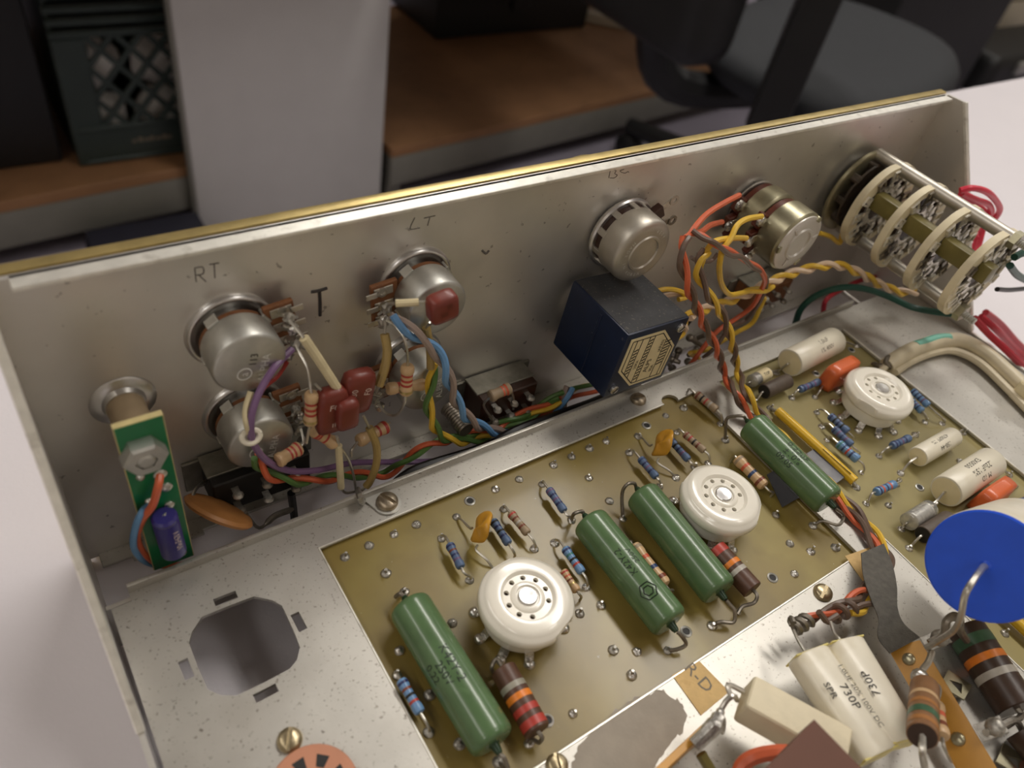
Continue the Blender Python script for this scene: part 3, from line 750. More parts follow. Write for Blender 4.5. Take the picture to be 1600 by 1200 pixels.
# aged nickel potentiometer with a raised ring on its back
c = Vector((155.5, 0, 48.0)); R = 10.4
t = thing('potentiometer', 'warm grey nickel potentiometer with concentric ring embossed on its back', 'potentiometer', c - EZ * R, 'round potentiometers on the front panel')
g = G(); lathe(g, c, YN, [(7.0, 0.05), (9.2, 0.2), (10.2, 0.5), (10.9, 1.2), (11.5, 2.0), (11.6, 2.6), (11.2, 3.1), (10.4, 3.2), (9.6, 2.9)], 48, cap=False); part('dished_washer', g, 'steel_polished', t)
g = G(); lathe(g, c, YN, [(5, 0), (5, 3)], 20); part('bushing', g, 'steel', t)
o = c + YN * 3.0
g = G(); lathe(g, o, YN, [(R * 0.95, 0), (R * 0.95, 2.2)], 40); part('wafer', g, 'bakelite', t)
g = G(); lathe(g, o + YN * 2.0, YN, [(R * 0.98, 0), (R, 0.4), (R, 6.2), (R * 0.975, 7.2), (R * 0.90, 7.9), (R * 0.80, 8.15), (R * 0.57, 8.2), (R * 0.54, 8.6), (R * 0.49, 8.6), (R * 0.46, 8.15), (R * 0.02, 8.1)], 56); cn = part('can', g, 'nickel_warm', t)
for k in range(6):
    a = math.radians(52 + 36 * k); rd = Vector((math.cos(a), 0, math.sin(a)))
    g = G(); box(g, o + YN * 1.2 + rd * (R * 0.97), rd.cross(YN), YN, rd, 2.0, 3.0, 0.7, 0.1); part('crimp_tab', g, 'nickel_warm', cn)
f = o + YN * 10.25
g = G(); text_arc(g, 'MADE IN KOREA', 1.5, f, EX, EZ, R * 0.70, math.radians(140), -math.radians(11), 0.06, True); text_arc(g, '4509', 1.5, f, EX, EZ, R * 0.71, math.radians(70), math.radians(11), 0.06); part('embossed_lettering', g, 'emboss', cn)
for k, (dx, dz) in enumerate(((0.93, 0.55), (1.0, 0.1), (0.9, -0.5))):
    rd = Vector((dx, 0, dz)).normalized(); b = o + YN * 1.4 + rd * (R + 2.0)
    if k < 2:
        g = G(); box(g, b - rd * .6, rd, YN, rd.cross(YN), 4.2, 2.6, 4.2, 0.3); part('lug_block', g, 'bakelite', t)
    g = G(); box(g, b + rd * 3.2, rd, YN, rd.cross(YN), 4.6, 0.4, 2.2, 0.1)
    lathe(g, b + rd * 6.0 - rd.cross(YN) * 0, rd.cross(YN).cross(rd), [(0.9, 0), (0.9, .45), (1.7, .45), (1.7, 0)], 14, closed=True)
    part('lug', g, 'tin_dark' if k == 1 else 'tin', t)

# dual potentiometer
c = Vector((216.0, 0, 43.5)); R = 10.6
t = thing('dual_potentiometer', 'yellowish two-gang potentiometer with white ribbed back, yellow and orange wires', 'potentiometer', c - EZ * R)
g = G(); lathe(g, c, YN, [(6, 0.05), (9, 0.3), (9.9, 0.8), (10.2, 1.4), (9.6, 1.8), (8, 1.9)], 48, cap=False); part('dished_washer', g, 'steel_polished', t)
for k, (y, dp) in enumerate(((2.5, 7.0), (12.0, 8.6))):
    o = c + YN * y
    g = G(); lathe(g, o, YN, [(R * 0.93, 0), (R * 0.93, 3.0)], 40); part('wafer', g, 'phenolic_dark', t)
    g = G(); lathe(g, o + YN * 2.2, YN, [(R * 0.98, 0), (R, 0.3), (R, dp - 1), (R * 0.96, dp - 0.4), (R * 0.9, dp)], 48); part('can', g, 'brass_dull', t)
    for j in range(3):
        a = math.radians(155 + 33 * j); rd = Vector((math.cos(a), 0, math.sin(a))); b = o + YN * 1.0 + rd * (R - 0.2)
        g = G(); box(g, b + rd * 0.6, rd, YN, rd.cross(YN), 4.6, 2.4, 5.0, 0.3); lb = part('lug_block', g, 'phenolic_dark', t)
        g = G(); box(g, b + rd * 2.0 + YN * 1.4, rd, YN, rd.cross(YN), 4.4, 0.5, 3.0, 0.2); lathe(g, b + rd * 3.2 + YN * 1.4, YN, [(1.9, 0), (1.7, 0.9), (0.9, 1.3), (0.02, 1.4)], 12); part('lug', g, 'solder', t)
f = c + YN * (12 + 2.2 + 8.6)
g = G(); lathe(g, f - YN * 0.2, YN, [(R * 0.93, 0), (R * 0.93, 0.5), (R * 0.86, 0.8), (R * 0.55, 0.8), (R * 0.52, 1.3), (R * 0.45, 1.3), (R * 0.42, 0.7), (0.02, 0.7)], 48); bk = part('back_plate', g, mat('pale_grey_plate', srgb(206, 200, 192), 0.35, 0.3, 0.04, 200), t)
for k in range(3):
    a = math.radians(10 + 120 * k); rd = Vector((math.cos(a), 0, math.sin(a)))
    g = G(); box(g, f + YN * 0.8 + rd * R * 0.68, rd, YN, rd.cross(YN), R * 0.26, 0.5, 1.1, 0.2); part('rib', g, _mats['pale_grey_plate'], bk)
    a += math.radians(50); rd = Vector((math.cos(a), 0, math.sin(a)))
    g = G(); box(g, f + YN * 0.5 + rd * R * 0.9, rd, YN, rd.cross(YN), 1.6, 0.9, 2.4, 0.2); part('crimp_tab', g, 'brass_dull', bk)

# blue square potentiometer
c = Vector((153.0, 0, 21.0))
t = thing('square_potentiometer', 'dusty navy blue square potentiometer with cream maker label', 'potentiometer', c - EZ * 13)
g = G(); lathe(g, c, YN, [(6, 0.05), (8.6, 0.3), (9.6, 0.8), (10.2, 1.8), (9.6, 2.3), (8, 2.3)], 48, cap=False); part('dished_washer', g, 'steel_polished', t)
bx, bz, y0, y1 = 25.0, 25.0, 2.4, 29.0
tilt = math.radians(-3); BX = Vector((math.cos(tilt), 0, math.sin(tilt))); BZ = Vector((-math.sin(tilt), 0, math.cos(tilt)))
cc = c + Vector((0.3, 0, 0.2))
m = cc + YN * ((y0 + y1) / 2)
g = G(); box(g, m, BX, EY, BZ, bx, y1 - y0, bz, 0.7, 2); bd = part('body', g, 'blue_pot', t)
g = G(); box(g, m + BZ * (bz / 2 + 0.05), BX, EY, BZ, bx - 1.2, y1 - y0 - 1.4, 0.12); part('dusty_top', g, 'blue_pot_dust', bd)
g = G(); box(g, m - BX * (bx / 2 + 0.05) - EY * 1.5, BX, EY, BZ, 0.5, 1.0, bz - 3, 0.1); part('seam', g, 'blue_pot', bd)
f = cc + YN * (y1 + 0.02)
for sx, sz in ((-1, -1), (1, 1)):
    q = f + BX * sx * (bx / 2 - 3) + BZ * sz * (bz / 2 - 3)
    g = G(); lathe(g, q, YN, [(1.5, 0), (1.5, 0.7), (1.1, 1.0), (0.02, 1.05)], 16); sc = part('screw', g, 'steel_polished', t)
    g = G(); box(g, q + YN * 1.05, (BX + BZ).normalized(), EY, (BX - BZ).normalized(), 2.2, 0.12, 0.4); part('screw_slot', g, 'black', sc)
def FP(u, v_, l=0.1): return f + BX * u + BZ * v_ + YN * l
octo = [(-10.6, 10.4), (-10.6, -2.2), (-2.8, -10.4), (10.6, -10.4), (10.6, 2.2), (2.8, 10.4)]
g = G(); prism(g, [FP(u, v_, 0.02) for u, v_ in octo], YN * 0.25); lb = part('maker_label', g, 'label_cream', t)
def bar(u0, v0, u1, v1, wd, l=0.3):
    a, b = FP(u0, v0, l), FP(u1, v1, l); d = (b - a).normalized(); n = d.cross(YN)
    g = G(); box(g, (a + b) / 2, d, YN, n, (b - a).length, 0.06, wd); return g
ins = [(u * 0.9, v_ * 0.9) for u, v_ in octo]
for p, q in zip(ins, ins[1:] + ins[:1]): part('label_line', bar(*p, *q, 0.3), 'ink', lb)
for u in (-7.8, -5.6, -2.6, -0.6, 5.2, 8.2):
    hi = min(9.2, 9.2 - max(0, u - 2.5)); lo = max(-9.2, -9.2 + max(0, -2.5 - u))
    part('label_line', bar(u, lo, u, hi, 0.28), 'ink', lb)
for u0, u1 in ((-7.8, -5.6), (-2.6, -0.6), (5.2, 8.2)):
    for k in range(13):
        v_ = -8.0 + k * 1.3; um = (u0 + u1) / 2
        if abs(v_) < 8.8 - max(0, abs(um) - 3): part('label_dash', bar(u0 + .35, v_, u1 - .35, v_ + .55, 0.5), 'ink', lb)
g = G(); text_flat(g, 'ALPS', 2.6, FP(1.4, -3.2), BZ, -BX, 0.36); text_flat(g, 'JAPAN', 1.7, FP(3.9, 4.2), BZ, -BX, 0.36); text_flat(g, '90A', 1.7, FP(3.9, -5.0), BZ, -BX, 0.36); text_flat(g, '50KA', 1.6, FP(-4.2, -1), BZ, -BX, 0.36); part('label_print', g, 'ink', lb)
for k in range(3):
    b = cc + BX * (bx / 2) + YN * (9 + 5 * k)
    for zz_ in (5.5, -6.5):
        g = G(); box(g, b + BZ * zz_ + BX * 1.6, BX, EY, BZ, 3.6, 1.2, 0.5, 0.1); part('lug', g, 'tin', t)

# rotary wafer switch
c = Vector((275.5, 0, 40.0)); R = 17.0
t = thing('rotary_switch', 'rotary switch with four cream ceramic wafers and silver contacts', 'switch', c - EZ * R)
g = G(); lathe(g, c, YN, [(8, 0.05), (10.6, 0.4), (12.2, 1.0), (12.8, 2.0), (12.0, 2.6), (9, 2.6)], 48, cap=False); part('dished_washer', g, 'steel', t)
g = G(); lathe(g, c + YN * 2.4, YN, [(16.0, 0), (16.6, 0.6), (16.6, 1.6), (16.0, 2.0)], 40); part('detent_plate', g, 'brass_dull', t)
g = G(); lathe(g, c + YN * 4.4, YN, [(8.5, 0), (8.5, 2.6), (13.5, 2.6), (13.5, 3.4), (7, 3.6), (7, 8)], 24); part('detent_cage', g, 'wafer_dark', t)
for k in range(5):
    a = math.radians(100 + 40 * k); rd = Vector((math.cos(a), 0, math.sin(a)))
    g = G(); box(g, c + YN * 6.0 + rd * 11.5, rd, YN, rd.cross(YN), 4.5, 4.0, 3.0, 0.5); part('detent_ball_seat', g, 'wafer_dark', t)
def wafer(yc, idx):
    n = 72; vs = []; th = 2.6; o = c + YN * yc
    for j, (y, ro, ri) in enumerate(((0, 1, 1), (th, 1, 1))):
        for k in range(n):
            a = 2 * math.pi * k / n
            for rad in (R * (1.0 - 0.03 * (abs(math.cos(2 * a)) ** 8)), R * (0.76 + 0.075 * math.cos(6 * a + 0.6))):
                vs.append(o + YN * y + Vector((math.cos(a), 0, math.sin(a))) * rad)
    fs = []
    def id_(j, k, w_): return j * 2 * n + (k % n) * 2 + w_
    for k in range(n):
        fs.append((id_(1, k, 0), id_(1, k + 1, 0), id_(1, k + 1, 1), id_(1, k, 1)))
        fs.append((id_(0, k, 1), id_(0, k + 1, 1), id_(0, k + 1, 0), id_(0, k, 0)))
        fs.append((id_(0, k, 0), id_(0, k + 1, 0), id_(1, k + 1, 0), id_(1, k, 0)))
        fs.append((id_(0, k, 1), id_(1, k, 1), id_(1, k + 1, 1), id_(0, k + 1, 1)))
    g = G().add(vs, fs); w_ = part('wafer', g, 'cream', t, sharp=50)
    g = G(); lathe(g, o + YN * 0.6, YN, [(R * 0.84, 0), (R * 0.84, 0.9)], 36); part('stator_disc', g, 'bakelite', w_)
    g = G(); lathe(g, o + YN * 1.3, YN, [(R * 0.5, 0), (R * 0.5, 0.8), (R * 0.33, 0.8), (R * 0.33, 0)], 30, closed=True); part('rotor_ring', g, 'wafer_metal', w_)
    rr_ = random.Random(idx)
    for k in range(12):
        a = 2 * math.pi * (k + 0.3) / 12; rd = Vector((math.cos(a), 0, math.sin(a))); tn = rd.cross(YN)
        # contact clip: looped lug standing off the wafer face, with a sprung finger
        g = G(); lathe_c = o + YN * (th + 0.3) + rd * R * 0.79
        pts = [lathe_c + rd * u * 1.9 + tn * v_ * 1.5 for u, v_ in ((-1, -1), (1, -1), (1, 1), (-1, 1), (-1, -1))]
        tube(g, pts, 0.5, 6)
        box(g, o + YN * (th - 0.2) + rd * R * 0.60, rd, YN, tn, R * 0.24, 0.5, 1.7, 0.1)
        box(g, o + YN * (th + 0.2) + rd * R * 0.50 + tn * rr_.uniform(-.6, .6), rd, (YN + tn * 0.5).normalized(), tn, R * 0.15, 0.5, 2.2, 0.1)
        part('contact', g, 'wafer_metal' if (k + idx) % 4 else 'tin_dark', w_)
    return w_
WY = (12.5, 26.8, 41.2, 55.8)
for i, y in enumerate(WY): wafer(y, i)
g = G(); lathe(g, c + YN * 5, YN, [(2.2, 0), (2.2, 56)], 12); part('shaft', g, 'brass_dull', t)
for i in range(3):
    g = G(); ya, yb_ = WY[i] + 2.6, WY[i + 1]
    box(g, c + Vector((-7.0, 0, 4.6)) + YN * ((ya + yb_) / 2), EX, EY, EZ, 5.0, yb_ - ya, 6.4, 0.8, 2); part('bakelite_spacer', g, 'olive', t)
g = G(); box(g, c + Vector((-7.0, 0, 4.6)) + YN * 60.5, EX, EY, EZ, 5.0, 4.5, 6.4, 0.8, 2); part('bakelite_spacer', g, 'olive', t)
for dx, dz, rr_ in ((0.5, 15.2, 2.3), (-0.5, -15.0, 2.3)):
    g = G(); lathe(g, c + Vector((dx, 0, dz)) + YN * 3.5, YN, [(rr_, 0), (rr_, 58)], 16); part('spacer_rod', g, 'nickel_warm', t)
    g = G(); lathe(g, c + Vector((dx, 0, dz)) + YN * 59, YN, [(3.2, 0), (3.2, 2.4)], 6); nt_ = part('nut', g, 'brass_dull', t)
    g = G(); lathe(g, c + Vector((dx, 0, dz)) + YN * 61, YN, [(1.4, 0)] + [(1.4 - 0.25 * (k % 2), 0.4 + k * 0.35) for k in range(14)], 12); part('screw_end', g, 'steel', nt_)

# standoff with green board
c = Vector((16.8, 0, 34.4))
t = thing('indicator_board', 'narrow green circuit board bolted on a kraft tube standoff', 'circuit board', c - EZ * 30)
g = G(); lathe(g, c, YN, [(3.6, 0.0), (7.0, 0.1), (6.6, 0.5), (4.6, 0.8), (4.2, 2.0)], 40); part('flared_rim', g, 'steel_polished', t, sharp=60)
g = G(); lathe(g, c + YN * 0.5, YN, [(3.9, 0), (4.0, 8), (4.05, 8.1), (4.05, 20.0)], 32); part('standoff', g, 'standoff', t)
yb = -20.6
def GB(px, py, dy=0.0): return V(px, py, yb - dy)
q = [GB(176, 672), GB(257, 646), GB(302, 870), GB(240, 890)]
xs = (q[0].x + q[3].x) / 2, (q[1].x + q[2].x) / 2
ztop_, zbot_ = (q[0].z + q[1].z) / 2, (q[2].z + q[3].z) / 2
g = G(); abox(g, xs[0], xs[1], yb, yb + 1.5, zbot_, ztop_, 0.1); part('board_core', g, 'pcb_edge', t)
g = G(); abox(g, xs[0] + 0.2, xs[1] - 0.2, yb - 0.08, yb + 0.02, zbot_ + 0.1, ztop_ - 0.2); bs_ = part('solder_mask', g, 'pcb_green', t)
h = GB(222, 704)
g = G(); lathe(g, h, YN, [(4.4, 0), (4.4, 2.8), (3.9, 3.4), (2.2, 3.4), (2.0, 2.2), (0.02, 2.2)], 6); part('nut', g, 'steel', t)
g = G(); lathe(g, h + YN * 1.0, YN, [(1.9, 0), (1.9, 2.0), (1.3, 2.5), (0.02, 2.5)], 20); part('bolt_end', g, 'steel', t)
for x, y, s_ in ((250, 740, 1.5), (260, 760, 1.3), (219, 744, 1.0), (232, 782, 0.9), (264, 788, 1.2), (263, 868, 1.1), (285, 862, 1.0), (248, 800, 1.0)):
    g = G(); lathe(g, GB(x, y), YN, [(s_, 0), (s_ * .95, .4), (s_ * .5, .9), (0.02, 1.0)], 12); part('solder_joint', g, 'solder', t)
tc_ = thing('electrolytic_capacitor', 'small violet blue electrolytic capacitor soldered on the narrow green board', 'capacitor', GB(266, 868, 3))
a, b = GB(256, 806, 3.2), GB(272, 862, 3.2)
g = G(); lathe(g, a, b - a, [(2.2, 0), (2.75, 0.5), (2.75, 1.0), (2.6, 1.4), (2.75, 1.8), (2.75, (b - a).length - .5), (2.3, (b - a).length)], 24); cb = part('can', g, 'elec_blue', tc_)
g = G(); text_cyl(g, '10uF63V', 2.0, (a + b) / 2, a - b, 2.78, Vector((0.5, -1, 0.2)), True); part('lettering', g, 'print_white', cb)
for x, y in ((247, 800), (264, 788)):
    g = G(); tube(g, smooth([a + (a - b).normalized() * -0.2, GB(x, y + 8, 1.6), GB(x, y, 0.2)], 4), 0.4, 7); part('lead', g, 'tin', tc_)
# its two wires
p1 = [GB(250, 742, .6), GB(247, 760, 2.5), GB(238, 790, 3), GB(222, 812, 2), GB(214, 838, 0), GB(222, 862, -1), GB(245, 880, -2), V(272, 884, -19), V(300, 880, -16)]
wire('wire', 'orange wire twisted with a blue one at the narrow green board', 'wire', 'w_rust', p1, 0.85)
p2 = [GB(232, 790, .6), GB(222, 800, 2.2), GB(213, 820, 2.5), GB(208, 845, 1.5), GB(212, 862, 0), GB(228, 878, -1.6), GB(252, 884, -2.4), V(282, 882, -17)]
wire('wire', 'blue wire twisted with an orange one at the narrow green board', 'wire', 'w_blue', p2, 0.75)

# slide switches under the panel edge
def slide_switch(name, label, c, L, H_, dep, body='bakelite', plate=True, lugs=6):
    c = Vector(c); t = thing(name, label, 'switch', c - EZ * H_ / 2)
    g = G(); box(g, c + YN * (dep / 2 + 0.8), EX, EY, EZ, L * 0.74, dep, H_, 0.4); part('body', g, body, t)
    if plate:
        g = G(); box(g, c + YN * 0.5, EX, EY, EZ, L, 0.9, H_ * 0.9, 0.2); box(g, c + YN * (dep * 0.42) + EZ * (H_ / 2 + 0.15), EX, EY, EZ, L * 0.76, dep * 0.75, 0.7, 0.15); part('frame', g, 'switch_frame', t)
    for k in range(lugs):
        u = (k % (lugs // 2) - (lugs // 2 - 1) / 2) * L * 0.22; v_ = (1 if k < lugs // 2 else -1) * H_ * 0.25
        g = G(); box(g, c + EX * u + EZ * v_ + YN * (dep + 2.2), EX, EY, EZ, 1.8, 4.2, 0.4, 0.1); lathe(g, c + EX * u + EZ * v_ + YN * (dep + 3.4), EZ, [(1.3, -.5), (1.4, 0), (0.9, .7), (0.02, .8)], 10); part('lug', g, 'tin_dark' if k % 2 else 'solder_dull', t)
    return t
slide_switch('slide_switch', 'black slide switch under the lower purple-wired potentiometer', (42.5, 0, 2.0), 34, 12, 10, 'black')
slide_switch('slide_switch', 'slide switch with grey steel frame low on the panel beside the blue potentiometer', (119.8, 0, -2.0), 28, 11, 10, 'bakelite')
slide_switch('slide_switch', 'amber phenolic slide switch low on the panel below the rotary switch', (241, 0, 4.0), 30, 10, 9.0, 'phenolic')
g = G(); a = V(700, 638, -6); lathe(g, a, V(720, 662, -13) - a, [(2.6, 0)] + [(2.6 - 0.3 * (k % 2), 0.5 + k * 0.5) for k in range(20)], 16)
single('machine_screw', g, 'tin_dark', 'threaded screw end beside the grey framed slide switch', 'screw')
t = axial('resistor', 'grey resistor with orange bands lying on the grey framed slide switch', 'resistor', V(765, 620, -13), V(797, 606, -13), 1.9, 'tan_res_grey', BONE, ((0.6, 0.09, 'rust'), (0.75, 0.09, 'rust')), [V(756, 634, -12), V(770, 656, -13)], [V(802, 620, -12), V(802, 640, -13)])
# brown ceramic disc capacitor
a = V(342, 799, -16)
t = thing('disc_capacitor', 'tan brown ceramic disc capacitor edge-on beneath the zinc potentiometers', 'capacitor', a - EZ * 8)
ldir = Vector((.56, 0, -.83)); vdir = (a - CAM).normalized(); nrm = ldir.cross(vdir).normalized(); nrm = (nrm * .97 - vdir * .24).normalized()
nrm = nrm if nrm.z > 0 else -nrm
g = G(); lathe(g, a - nrm * 1.5, nrm, [(0.02, 0), (6, 0.1), (8.2, .7), (8.8, 1.5), (8.2, 2.3), (6, 2.9), (0.02, 3.0)], 32); part('disc', g, 'disc_brown', t)
g = G(); tube(g, smooth([a + Vector((-6, 1, 4)), V(305, 766, -9), V(322, 752, -5), V(345, 745, -4)], 5), 0.45, 7); part('lead', g, 'tin', t)
g = G(); tube(g, smooth([a + Vector((6, -1, -3)), V(405, 825, -16), V(430, 806, -14), V(458, 795, -13)], 5), [0.45, 0.45, 0.9, 0.9, 0.45], 7); part('lead', g, 'tin_dark', t)
g = G(); tube(g, smooth([V(455, 770, -12), V(459, 800, -12), V(462, 830, -14)], 4), 1.1, 8); single('wire', g, 'w_black', 'black sleeved wire hanging from the black slide switch', 'wire')

# ================================================================== TUBE SOCKETS
def bool_mesh(g, cut):
    """the solid g with the solids of cut taken away"""
    a = bpy.data.objects.new('tmp', mesh_of(g, 'tmp', 'ceramic')); b = bpy.data.objects.new('tmp', mesh_of(cut, 'tmp', 'ceramic'))
    COL.objects.link(a); COL.objects.link(b)
    md = a.modifiers.new('cut', 'BOOLEAN'); md.operation = 'DIFFERENCE'; md.object = b; md.solver = 'EXACT'
    dg = bpy.context.evaluated_depsgraph_get(); dg.update()
    me = bpy.data.meshes.new_from_object(a.evaluated_get(dg))
    bpy.data.objects.remove(a); bpy.data.objects.remove(b)
    for p in me.polygons: p.use_smooth = True
    me.set_sharp_from_angle(angle=math.radians(40))
    return me
ROT0 = math.radians(-75)
g = G(); lathe(g, (0, 0, 0), EZ, [(8.9, 2.2), (9.5, 2.6), (9.7, 3.4), (9.9, 7.2), (10.3, 7.6), (11.2, 7.9), (11.55, 8.5), (11.5, 10.2), (11.1, 10.9), (10.6, 11.2), (10.2, 11.7), (9.6, 12.2), (8.8, 12.5), (6.6, 12.35), (6.2, 11.9), (5.9, 11.5), (4.2, 11.5), (3.9, 11.9), (3.5, 12.1), (2.9, 12.1), (2.7, 11.6), (0.02, 11.6)], 96)
cut = G()
for k in range(9):
    a = ROT0 + math.radians(36 * (k + 1.0) - 18 + 18)
    lathe(cut, (5.05 * math.cos(a), 5.05 * math.sin(a), 9.4), EZ, [(0.66, 0), (0.66, 6)], 14)
for a in (math.radians(94), math.radians(-70)):
    d = Vector((math.cos(a), math.sin(a), 0)); box(cut, d * 12.3 + EZ * 9, d, EZ.cross(d), EZ, 3.2, 7.0, 12)
SOCK = bool_mesh(g, cut); SOCK.name = 'socket_body'
g = G(); lathe(g, (0, 0, 0), EZ, [(2.35, 11.0), (2.35, 12.0), (2.1, 12.25), (1.2, 12.2), (0.02, 12.05)], 32); SPIN = mesh_of(g, 'centre_spigot', 'steel_polished')
g = G(); box(g, (9.4, 0, 1.9), Vector((.5, 0, -.87)), EY, Vector((.87, 0, .5)), 4.6, 2.3, 0.45, 0.1); box(g, (10.6, 0, 0.5), EX, EY, EZ, 1.6, 2.0, 0.8, 0.2)
lathe(g, (11.2, 0, 0), EZ, [(1.45, 0), (1.3, 0.6), (0.8, 1.1), (0.02, 1.25)], 14); STAG = mesh_of(g, 'contact_tag', 'solder')
g = G(); lathe(g, (0, 0, 9.5), EZ, [(0.6, 0), (0.6, 1.0)], 10); SBORE = mesh_of(g, 'pin_bore', 'ceramic_hole')
def socket(px, py, label, rot=0.0):
    p = D(px, py, ZB + 12.0); p.z = ZB
    t = thing('tube_socket', label, 'tube socket', p, 'white ceramic tube sockets')
    for nme, me in (('body', SOCK), ('centre_spigot', SPIN)): inst(nme, me, p, t, rot)
    for k in range(9):
        inst('contact_tag', STAG, p, t, rot + ROT0 + math.radians(36 * (k + 1)))
        a = rot + ROT0 + math.radians(36 * (k + 1)); inst('pin_bore', SBORE, p + Vector((5.05 * math.cos(a), 5.05 * math.sin(a), 0)), t)
    return p
so1 = socket(825, 931, 'white ceramic tube socket, the one closest to the octagonal hole')
so2 = socket(1131, 772, 'white ceramic tube socket between two green capacitors in mid board', math.radians(14))
so3 = socket(1379, 606, 'white ceramic tube socket on the pale board beside orange capacitors', math.radians(100))

# ================================================================== GREEN CAPACITORS
def green(label, x, y0, y1, z, text, e1, e2, r=5.1, flip=1):
    a, b = Vector((x[0], y0, z)), Vector((x[1], y1, z)); d = (b - a).normalized(); L = (b - a).length
    t = thing('paper_capacitor', label, 'capacitor', Vector(((a.x + b.x) / 2, (a.y + b.y) / 2, z - r)), 'green cylindrical capacitors')
    g = G(); lathe(g, a, d, [(r * q, L * p) for p, q in [(0, .70), (0.004, .84), (0.012, .92), (0.028, .98), (0.05, 1), (0.95, 1), (0.972, .98), (0.988, .92), (0.996, .84), (1.0, .70)]], 36); bo = part('body', g, 'green_cap', t, sharp=50)
    for p, dd, e in ((a, -d, e1), (b, d, e2)):
        g = G(); lathe(g, p - dd * 0.2, dd, [(1.5, 0), (1.05, 0.6), (0.9, 1.8), (0.65, 2.4)], 14); part('end_nub', g, 'green_cap_dark', t)
        g = G(); tube(g, smooth([p + dd * 2.4] + e, 6), 0.5, 8); part('lead', g, 'tin_dark', t)
    for s_, sz, sh, ar in text:
        g = G(); text_cyl(g, s_, sz, (a + b) / 2, d, r, Vector((-0.35, 0, 1)), True, sh, ar, flip); part('lettering', g, 'ink_green', bo)
    return t
z = 4.4
green('green cylindrical capacitor marked 250V, closest to the octagonal hole', (58.4, 59.0), -59.4, -96.0, z, [('K42Y-2', 3.0, 0.5, 1.6), ('250V', 2.7, 1.5, -1.1), ('0,22', 2.6, 0.0, -3.6)],
    [Vector((57.9, -56.0, z)), Vector((57.4, -55.2, 2.0)), D(632, 925, ZB)], [Vector((59.4, -99.5, z)), Vector((59.6, -101.0, 2)), D(779, 1191, ZB)])
a2 = D(922, 816, z); b2 = D(1048, 975, z)
green('green cylindrical capacitor with a hexagon emblem on its side', (a2.x, b2.x), a2.y + 0.6, b2.y, z, [('K42Y-2', 2.6, 0.5, 0.3), ('250V', 2.2, 1.0, -2.4)],
    [a2 + Vector((-.2, 3.6, .5)), D(897, 803, 5), D(893, 813, ZB)], [b2 + Vector((0.4, -3.2, -.2)), D(1072, 1006, 1.6), D(1060, 1014, 0.5), D(1043, 1017, ZB)], flip=-1)
g = G()
tg = [o for o in COL.objects if o.get('label') == 'green cylindrical capacitor with a hexagon emblem on its side'][0]
for rad in (2.3, 1.3):
    pts = []
    for k in range(37):
        a_ = math.radians(10 * k); m_ = rad * math.cos(math.radians(30)) / math.cos((a_ % math.radians(60)) - math.radians(30))
        u = m_ * math.cos(a_); th = -0.42 + u / 5.1
        pts.append(Vector(((a2.x + b2.x) / 2 + 5.13 * math.sin(th), (a2.y + b2.y) / 2 - 8.2 + m_ * math.sin(a_), z + 5.13 * math.cos(th))))
    tube(g, pts, 0.16, 5)
part('hexagon_emblem', g, 'ink_green', tg)
a3 = D(1003, 773, z); b3 = D(1125, 926, z)
green('green cylindrical capacitor without visible marking in the middle of the board', (a3.x, b3.x), a3.y + 0.4, b3.y, z, [],
    [a3 + Vector((-.6, 3.4, 1.5)), D(980, 757, 7), D(972, 772, 4), D(973, 811, ZB)], [b3 + Vector((.2, -3.4, -.4)), D(1148, 955, 3), D(1146, 972, 1), D(1126, 972, 0.8), D(1112, 978, ZB)])
z = 8.0
a4 = D(1175, 665, z); b4 = D(1294, 783, z)
green('green cylindrical capacitor marked 10 percent, crossing the bare strip between the boards', (a4.x, b4.x), a4.y + 0.4, b4.y - 0.4, z, [('0,22uF', 2.9, 0.5, 2.2), ('±10%', 2.8, 0.8, -0.5), ('09.05', 2.6, 0.0, -3.0)],
    [a4 + Vector((-1.5, 3.6, 1.5)), D(1138, 652, 7), D(1134, 665, 4), D(1133, 688, ZB)], [b4 + Vector((.6, -3.2, -.6)), D(1318, 806, 3.4), D(1310, 820, 2), D(1285, 814, 1), D(1270, 822, ZB)])

# ================================================================== RESISTORS AND SMALL PARTS ON THE BOARDS
BLUE_B = lambda *c: tuple((0.13 + 0.185 * i, 0.075, n) for i, n in enumerate(c))
def res(label, ax, ay, bx_, by, l1, l2, m='blue_res', bands=('navy', 'brown', 'navy', 'purple'), r=1.2, z=1.6, prof=BONE, name='resistor', lead='tin', lr=0.34, bt=None):
    a, b = D(ax, ay, z), D(bx_, by, z)
    bb = bt if bt is not None else BLUE_B(*bands)
    return axial(name, label, 'resistor', a, b, r, m, prof, bb, D(*l1, ZB) if l1 else None, D(*l2, ZB) if l2 else None, lead, lr, 'resistors on the circuit boards')
res('blue banded resistor beside the 250V green capacitor and the yellow disc', 702, 850, 721, 887, (690, 842), (734, 907), 'blue_res_dark')
res('blue banded resistor between an ochre disc and a tan resistor, near the octagonal hole', 770, 813, 795, 850, (760, 809), (803, 872), 'blue_res_dark', ('black', 'navy', 'black', 'navy'))
res('blue banded resistor alone behind the hexagon-marked green capacitor', 857, 764, 882, 799, (847, 757), (893, 814), 'blue_res_dark', ('purple', 'navy', 'purple', 'navy'))
res('blue resistor with red and teal bands beside the hexagon-marked green capacitor', 882, 856, 910, 895, (867, 849), (916, 918), 'blue_res', ('navy', 'teal', 'black', 'red'))
res('bright blue banded resistor at the board edge beside the 250V green capacitor', 626, 1062, 657, 1114, (621, 1055), (670, 1144), 'blue_res', ('navy', 'brown', 'black', 'red'), 1.25)
